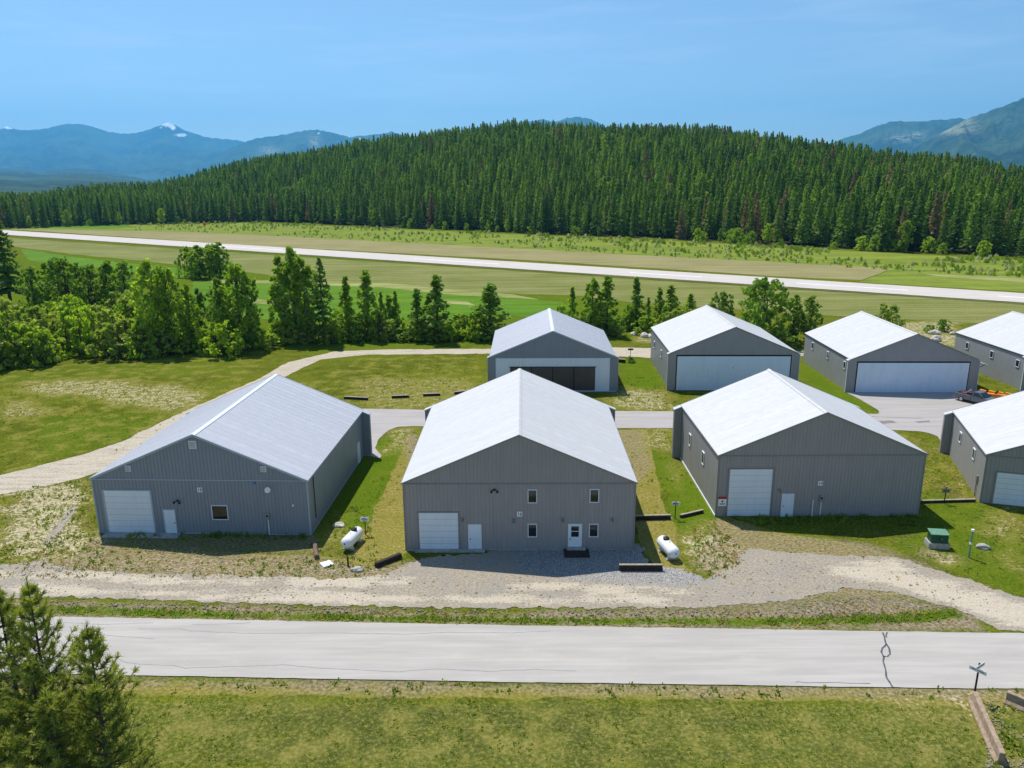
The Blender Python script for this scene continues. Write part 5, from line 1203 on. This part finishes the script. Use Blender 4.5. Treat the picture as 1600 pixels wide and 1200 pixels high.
# rough scrub on the band beyond the runway
sp = []; sc_ = []; ro = []; pk_ = []
band_hi = lambda px: np.interp(px, [p[0] for p in BASE], [p[1] for p in BASE]) + 1.5
band_lo = lambda px: np.interp(px, [230, 400, 600, 800, 1000, 1200, 1400, 1600], [360, 367, 378, 388, 399, 409, 424, 434])
for i in range(2200):
    px = rg.uniform(210, 1620); f = rg.uniform() ** 1.5; py = band_hi(px) + (band_lo(px) - band_hi(px)) * f; gx0, gy0 = G(px, py)
    if vnoise(np.array([gx0 * .05]), np.array([gy0 * .05]), 4)[0] < .35: continue
    sp.append((gx0, gy0, 0)); sc_.append(rg.uniform(.06, .26) * (1.3 - .5 * f)); ro.append(rg.uniform(0, 6.28)); pk_.append(rg.integers(0, 4))
so_ = []
for k, lf in enumerate(('leaf_willow', 'leaf_bright', 'leaf_dark', 'leaf_pale_scrub')):
    if lf == 'leaf_pale_scrub': M[lf] = leaf_mat('pale_scrub_leaves', (.35, .35, .18), (.6, .57, .36), .3, .2)
    o = bpy.data.objects.new('scrub', BUSH[k % 3][0]); 
    if not BUSH[k % 3][0].materials: BUSH[k % 3][0].materials.append(M[lf])
    o.material_slots[0].link = 'OBJECT'; o.material_slots[0].material = M[lf]; so_.append(o)
scatter('scrub', sp, sc_, ro, so_, 'low rough scrub on the bank between runway and forest', 'scrub', pk_)

# --- near trees, each placed at the foot seen in the picture
def near(name, meshes, hm, wm, px, py, ptop, wpx, leaf, label, cat='tree', group=None, trunk='trunk', rz=None):
    x, y = G(px, py); z = top_z(x, y, ptop); s = z / hm; dist = (y * CP + CAM_H * SP)
    wreal = wpx * dist / F_PX; r = put_tree(name, meshes, x, y, wreal / wm, random.uniform(0, 6.28) if rz is None else rz, leaf, label, cat, group, trunk, s); return r
A0, A1, A2 = [(m_, 14) for m_ in ASP]
def asp(k, *a, **kw): near('aspen', ASP[k], 14, [5.6, 6.6, 5.0][k], *a, **kw)
def pop(k, *a, **kw):
    a = list(a); a[3] *= 1.18; near('poplar', POP[k], 12, [2.6, 3.4, 3.0][k], *a, **kw)
def bush(k, *a, **kw): near('bush', BUSH[k], 6, [5.5, 6.5, 4.5][k], *a, cat='bush', **kw)
def rnd(k, *a, **kw): near('broadleaf_tree', RND[k], 9, [7.0, 8.2][k], *a, **kw)
def spr(k, *a, **kw): near('spruce', CON[k], 20, [6.6, 5.8, 7.4, 6.0, 5.0, 7.0][k], *a, cat='spruce', **kw)
asp(0, 466, 534, 390, 52, 'leaf_aspen', 'tallest aspen of the clump beside the bend of the gravel track, pale trunks below', trunk='trunk_pale')
asp(2, 446, 534, 402, 44, 'leaf_aspen', 'aspen forming the left edge of the tall clump beside the gravel track', trunk='trunk_pale')
asp(2, 482, 534, 408, 46, 'leaf_aspen', 'aspen on the right of the tall clump, next to the spruce', trunk='trunk_pale')
spr(3, 507, 537, 403, 46, 'leaf_conifer', 'open-crowned dark spruce right of the tall aspen clump')
pop(0, 545, 532, 433, 24, 'leaf_aspen', 'narrow poplar standing alone right of the spruce')
pop(2, 577, 530, 424, 34, 'leaf_aspen', 'slim poplar with see-through crown, tallest between the spruce and the middle poplars', trunk='trunk_pale')
pop(0, 598, 528, 457, 14, 'leaf_aspen', 'thin young poplar just right of the tall slim poplar'); pop(2, 610, 527, 461, 24, 'leaf_aspen', 'young poplar with a broader crown among the thin young ones'); pop(0, 620, 527, 456, 15, 'leaf_aspen', 'thin young poplar at the right end of the young ones')
pop(1, 654, 532, 453, 30, 'leaf_dark', 'left-hand poplar of the dark pair behind the gravel track'); pop(1, 685, 534, 432, 42, 'leaf_dark', 'taller right-hand poplar of the dark pair behind the gravel track'); pop(2, 671, 532, 462, 24, 'leaf_aspen', 'short poplar between the dark poplar pair')
pop(1, 766, 531, 445, 54, 'leaf_dark', 'broad dark poplar just left of the silver roofed hangar with brown doors')
pop(0, 894, 520, 449, 18, 'leaf_aspen', 'narrow poplar rising behind the right slope of the silver roof'); asp(0, 925, 524, 437, 36, 'leaf_aspen', 'left of two joined poplars behind the brown-doored hangar'); pop(1, 948, 524, 433, 38, 'leaf_aspen', 'right of two joined poplars behind the brown-doored hangar')
pop(0, 993, 514, 434, 24, 'leaf_dark', 'neat spindle-shaped poplar standing alone between the back hangars'); pop(0, 1012, 505, 465, 11, 'leaf_aspen', 'smallest poplar right of the spindle-shaped one')
pop(2, 1029, 512, 450, 20, 'leaf_aspen', 'left of two light poplars left of the pale blue door hangar roof'); pop(2, 1046, 512, 446, 28, 'leaf_aspen', 'right of two light poplars left of the pale blue door hangar roof'); pop(2, 1077, 500, 459, 20, 'leaf_bright', 'small light poplar showing over the eave of the pale blue door hangar')
rnd(0, 1122, 505, 458, 32, 'leaf_dark', 'small dark tree behind the ridge of the pale blue door hangar')
rnd(1, 1192, 538, 439, 84, 'leaf_dark', 'large round dark tree between the two back hangars with pale blue doors'); asp(2, 1238, 533, 462, 34, 'leaf_dark', 'sparse grey-green tree beside the large round dark tree'); asp(0, 1262, 533, 464, 34, 'leaf_dark', 'right-hand one of the trees next to the large round dark tree')
bush(2, 1384, 512, 476, 34, 'leaf_willow', 'bush showing above the roof of the hangar with the paved apron'); bush(0, 1473, 518, 499, 22, 'leaf_dark', 'dark bush beside the rubble heap behind the two right hangars'); bush(2, 1453, 520, 508, 16, 'leaf_dark', 'small dark bush left of the rubble heap'); bush(1, 1396, 540, 520, 24, 'leaf_bright', 'low bush at the back of the paved apron hangar')
bush(1, 295, 434, 388, 34, 'leaf_aspen', 'leftmost tree of the round green clump in the field'); asp(2, 313, 436, 384, 36, 'leaf_aspen', 'second tree from the left in the round green clump in the field'); bush(0, 331, 434, 384, 36, 'leaf_aspen', 'third tree from the left in the round green clump in the field'); asp(2, 345, 433, 379, 34, 'leaf_aspen', 'right-hand and tallest tree of the round green clump in the field')
# left thicket
spr(5, 18, 480, 344, 62, 'leaf_conifer', 'tall ragged spruce at the left edge above the thicket')
for px, py, pt, w_, k, lf, lb in ((62, 505, 418, 34, 1, 'leaf_dark', 'dark tree first to the right of the tall ragged spruce'), (84, 500, 412, 30, 2, 'leaf_aspen', 'narrow tree behind the left thicket beside the widest dark tree'), (106, 505, 404, 46, 1, 'leaf_dark', 'widest dark tree at the back of the left thicket'),
                              (128, 498, 413, 30, 0, 'leaf_dark', 'dark tree just right of the widest one in the left thicket'), (150, 505, 415, 36, 1, 'leaf_dark', 'dark rounded tree in the middle of the left thicket'), (178, 505, 410, 40, 0, 'leaf_dark', 'dark tree two to the left of the tall light aspen'),
                              (206, 508, 409, 38, 1, 'leaf_dark', 'dark tree immediately left of the tall light aspen')):
    asp(k, px, py, pt, w_ * 1.2, lf, lb)
asp(0, 247, 552, 409, 56, 'leaf_bright', 'tall light green aspen with a visible pale trunk in the left thicket', trunk='trunk_pale'); asp(1, 268, 552, 418, 56, 'leaf_aspen', 'tall aspen right beside the light green one in the left thicket')
asp(2, 302, 548, 446, 36, 'leaf_aspen', 'aspen at the right of the left thicket, half way to the road bend'); asp(2, 318, 540, 452, 26, 'leaf_dark', 'short dark aspen in the gap right of the left thicket'); asp(0, 350, 545, 437, 36, 'leaf_dark', 'dark thin aspen left of the broad aspen near the yellow bush')
asp(1, 376, 546, 413, 62, 'leaf_aspen', 'broad aspen above the yellow-green bush'); asp(2, 394, 545, 432, 32, 'leaf_dark', 'slim aspen at the right side of the broad aspen')
bush(2, 357, 556, 504, 44, 'leaf_bright', 'bright yellow-green bush at the lawn edge under the broad aspen')
r5 = random.Random(11)
front_y = lambda px: np.interp(px, [-80, 0, 110, 230, 370, 460, 560, 700, 770], [592, 580, 567, 560, 552, 540, 534, 533, 532])
for i in range(58):
    px = r5.uniform(-60, 345); k = i % 3; row = r5.random() ** 1.2
    py = float(front_y(px)) - row * 48 - 2; ht = r5.uniform(48, 84) if px < 235 else r5.uniform(26, 52)
    lf = r5.choice(['leaf_willow', 'leaf_willow', 'leaf_willow', 'leaf_bright', 'leaf_aspen', 'leaf_dark'])
    bush(k, px, py, py - ht * (1 - row * .15), r5.uniform(38, 62), lf, 'pale willow bush massed in the thicket at the left' if lf == 'leaf_willow' else 'green bush massed in the thicket at the left', group='willow bushes of the left thicket' if lf == 'leaf_willow' else 'green bushes of the left thicket')
for i in range(26):
    px = 390 + i * 14.5 + r5.uniform(-6, 6); py = float(front_y(px)) - r5.uniform(0, 7); lf = r5.choice(['leaf_willow', 'leaf_dark', 'leaf_aspen', 'leaf_bright'])
    bush(i % 3, px, py, py - r5.uniform(18, 46), r5.uniform(24, 40), lf, 'bush in the hedge-like row under the poplars', group='bushes under the poplars')
for i in range(20):
    px = 878 + i * 12 + r5.uniform(-5, 5); py = 526 - r5.uniform(0, 12) ; lf = r5.choice(['leaf_willow', 'leaf_bright', 'leaf_aspen', 'leaf_dark'])
    bush(i % 3, px, py, py - r5.uniform(16, 40), r5.uniform(22, 38), lf, 'light bush in the row behind the back hangars', group='bushes behind the back hangars')
for i, px in enumerate((1160, 1175, 1215, 1240, 1262, 985)):
    py = 540 if px > 1000 else 566; bush(i % 3, px, py, py - (14 if px > 1000 else 9), 24 if px > 1000 else 12, 'leaf_dark', 'low dark bush at the foot of the round dark tree' if px > 1000 else 'small dark bush by the cross-shaped sign', group='low bushes under the round dark tree' if px > 1000 else None)
# foreground pines
PIN = [pine_meshes(12, 6.0, np.random.default_rng(300), 18), pine_meshes(10, 5.0, np.random.default_rng(301), 16), pine_meshes(9, 5.5, np.random.default_rng(302), 14)]
for k, x, y, h, w_, lb in ((0, -21.9, 31.2, 12, 4.9, 'tallest foreground pine in the lower left corner'), (1, -19.2, 30.6, 10, 4.6, 'slimmer foreground pine right of the tallest one'), (1, -23.6, 31.5, 11.4, 4.6, 'foreground pine cut by the left edge of the picture'),
                       (2, -21.2, 29.4, 9.2, 5.4, 'low bushy pine in front of the tallest foreground pine'), (2, -18.4, 29.2, 8.0, 4.6, 'lowest foreground pine at the right of the group'), (2, -23.4, 28.8, 8.6, 5, 'bushy pine in the very corner of the picture'), (1, -19.9, 28.2, 8.4, 4.6, 'bushy pine at the bottom frame edge under the slimmer pine')):
    hm = [12, 10, 9][k]; wm = [6, 5, 5.5][k]
    put_tree('pine', PIN[k], x, y, w_ / wm, random.uniform(0, 6), 'leaf_pine', lb, 'pine', None, 'trunk', h / hm)

# ================================================================== WEEDS
def tufts(name, n, polys_w, m, hgt, label, seed, excl=None, blades=5, wd=.05):
    rg_ = np.random.default_rng(seed); P = []
    for poly, wgt, hs in polys_w:
        p = P2(poly); x0, y0 = p.min(0); x1, y1 = p.max(0); area = (x1 - x0) * (y1 - y0); k = int(n * wgt * area)
        x = rg_.uniform(x0, x1, k); y = rg_.uniform(y0, y1, k); ins = sdf(p, x, y) < 0
        cl = fbm(x * .55, y * .55, 3, seed) ; ins &= cl > rg_.uniform(.3, .62, k)
        q = np.stack([x[ins], y[ins], np.full(ins.sum(), hs)], 1); P.append(q)
    P = np.concatenate(P); x, y, hs = P[:, 0], P[:, 1], P[:, 2]
    keep = np.ones(len(x), bool)
    for e in (excl or []): keep &= sdf(e, x, y) > .05
    x, y, hs = x[keep], y[keep], hs[keep]; k = len(x)
    Q = []
    for b_ in range(blades):
        a = rg_.uniform(0, 2 * math.pi, k); ln = hgt * hs * rg_.uniform(.5, 1.2, k); le = rg_.uniform(.2, .9, k)
        r_ = rg_.uniform(0, .10, k) * (1 + hs); bx = x + np.cos(a) * r_; by = y + np.sin(a) * r_; w_ = wd * rg_.uniform(.6, 1.6, k) * (1 + .4 * hs)
        ex = bx + np.cos(a) * ln * le; ey = by + np.sin(a) * ln * le; ez = ln * np.sqrt(1 - .5 * le ** 2)
        nx, ny = -np.sin(a) * w_, np.cos(a) * w_
        z0 = np.full(k, -.02)
        Q.append(np.stack([np.stack([bx - nx, by - ny, z0], 1), np.stack([bx + nx, by + ny, z0], 1), np.stack([ex + nx * .35, ey + ny * .35, ez], 1), np.stack([ex - nx * .35, ey - ny * .35, ez], 1)], 1))
    tm = TM(); tm.quads(np.concatenate(Q)); o = link(name, tm.mesh(name), None, m); tag(o, label, 'weeds', kind='stuff'); return o
FOOT = []
for (x, y, yaw, W_, L_) in ((-26.52, 60.62, R(-2.41), 18.6, 20.4), (.51, 57.16, R(-.84), 18.7, 21.8), (27.11, 63.28, R(-.31), 18.2, 15.6), (51.98, 63.15, R(-18.29), 18.4, 14.3), (5.81, 105.86, R(-1.24), 18.5, 19.6), (31.37, 105.83, R(-2.05), 18.4, 19.5), (56.04, 104.14, R(-2.02), 18.1, 19.1)):
    c, s = math.cos(yaw), math.sin(yaw); FOOT.append(np.array([(x + c * a - s * b, y + s * a + c * b) for a, b in ((-W_ / 2, -.05), (W_ / 2, -.05), (W_ / 2, L_), (-W_ / 2, L_))]))
ROADP = np.concatenate([RT, RB[::-1]]); EX = FOOT + [ROADP, TAXI]
WG = [([(0, 768), (145, 748), (152, 830), (165, 862), (60, 880), (0, 880)], 2.2, 1.0), ([(0, 850), (190, 856), (480, 866), (640, 878), (600, 902), (0, 905)], 2.2, .9), ([(520, 800), (560, 790), (600, 880), (560, 900), (490, 900), (495, 860)], 2.6, 1.1),
      ([(1080, 830), (1120, 815), (1170, 868), (1130, 905), (1085, 900)], 3.4, .9), ([(1440, 770), (1530, 785), (1600, 830), (1600, 935), (1500, 890), (1400, 855), (1437, 812)], 2.0, .6), ([(1380, 675), (1470, 690), (1530, 782), (1440, 775)], 1.5, .6), ([(590, 690), (650, 670), (632, 760), (570, 850), (520, 840)], 1.5, .6),
      ([(0, 1060), (1600, 1076), (1600, 1094), (0, 1078)], 2.4, 1.0), ([(1540, 1090), (1600, 1085), (1600, 1200), (1540, 1200)], 5, 1.5), ([(200, 832), (490, 832), (490, 842), (200, 842)], 5, 1.8), ([(1130, 806), (1434, 806), (1434, 822), (1130, 820)], 4, 2.0),
      ([(160, 1085), (1600, 1100), (1600, 1200), (0, 1200)], 4.0, .4), ([(0, 600), (330, 596), (270, 690), (0, 740)], .7, .8), ([(390, 620), (470, 600), (740, 560), (760, 625), (560, 640), (520, 640)], .7, .8), ([(940, 590), (1040, 590), (1060, 642), (955, 642)], 1.0, .9), ([(960, 672), (1056, 672), (1110, 800), (1050, 870), (1000, 760)], .8, .7)]
tufts('green_weeds', 1.0, WG, M['weed_green'], .17, 'green weed tufts dotted over the bare lots and verges', 3, EX, 6, .045)
tufts('dry_weeds', 1.0, [(WG[0][0], 1.2, .8), (WG[1][0], 1.8, .8), (WG[3][0], 4, .9), ([(0, 938), (700, 955), (1100, 955), (1360, 930), (1530, 970), (1200, 985), (0, 965)], 3.5, .8), (WG[5][0], 4.5, .8), ([(1130, 905), (1300, 890), (1440, 890), (1500, 925), (1200, 955)], .8, .6), (WG[2][0], 1.5, .8)], M['weed_dry'], .16, 'dry straw-coloured weeds on the road verges', 4, EX, 6, .04)
tufts('ditch_grass', 1.0, [([(0, 947), (200, 951), (600, 962), (900, 966), (1200, 966), (1400, 960), (1490, 952), (1505, 964), (1400, 974), (1200, 977), (900, 975), (600, 971), (200, 962), (0, 957)], 26, .65)], leaf_mat('ditch_grass_blades', (0.11, 0.17, 0.02), (0.2, 0.26, 0.03), .6, .55, 0), .26, 'long green grass in the ditch beside the road', 6, EX, 5, .03)
# stones on the gravel verges
bm = bmesh.new(); bmesh.ops.create_icosphere(bm, subdivisions=2, radius=1); srg = random.Random(8)
for v in bm.verts: v.co *= srg.uniform(.75, 1.15); v.co.z *= .6
sme = bpy.data.meshes.new('stone'); bm.to_mesh(sme); bm.free(); sme.materials.append(plain('weathered_verge_stone', (.27, .235, .185), .95, var=.3, scale=9)); sob = bpy.data.objects.new('stone', sme)
stp = []; sts = []
for poly, n in (([(0, 936), (300, 944), (700, 953), (1100, 951), (1260, 940), (1380, 930), (1500, 950), (1300, 962), (900, 962), (400, 955), (0, 945)], 620), ([(0, 880), (640, 898), (1100, 900), (1300, 870), (1600, 940), (1600, 975), (1300, 920), (1000, 948), (0, 935)], 420), ([(155, 850), (640, 878), (640, 905), (0, 905), (0, 860)], 240), ([(0, 768), (145, 750), (150, 860), (0, 880)], 160), ([(1540, 1095), (1600, 1095), (1600, 1200), (1540, 1200)], 130), ([(1130, 820), (1440, 830), (1500, 905), (1130, 910)], 110)):
    p = P2(poly); x0, y0 = p.min(0); x1, y1 = p.max(0); k = 0
    while k < n:
        xs, ys = rg.uniform(x0, x1, 400), rg.uniform(y0, y1, 400); ok_ = (sdf(p, xs, ys) < 0) & (fbm(xs * .5, ys * .5, 3, 2) > rg.uniform(.2, .7, 400))
        for e in EX: ok_ &= sdf(e, xs, ys) > .1
        for q in np.nonzero(ok_)[0]: stp.append((xs[q], ys[q], .03)); sts.append(rg.uniform(.03, .075) * (1.8 if rg.uniform() < .06 else 1)); k += 1
so2 = scatter('loose_stones', stp, sts, rg.uniform(0, 6.28, len(stp)), [sob], 'loose small stones strewn over the gravel drive and its verge', 'stones', np.zeros(len(stp)))
# ================================================================== HAZE
hm_ = bpy.data.materials.new('haze_air'); hm_.use_nodes = True; nt = hm_.node_tree; nt.nodes.remove(nt.nodes['Principled BSDF'])
pv = nt.nodes.new('ShaderNodeVolumePrincipled'); pv.inputs['Color'].default_value = (0.14, 0.55, 1.0, 1); pv.inputs['Density'].default_value = 5.2e-5; pv.inputs['Anisotropy'].default_value = 0.3
nt.links.new(pv.outputs[0], nt.nodes['Material Output'].inputs['Volume'])
hz = MB().box(-30000, 30000, -3000, 27000, -32, 2300).build('haze', hm_); hz['kind'] = 'stuff'
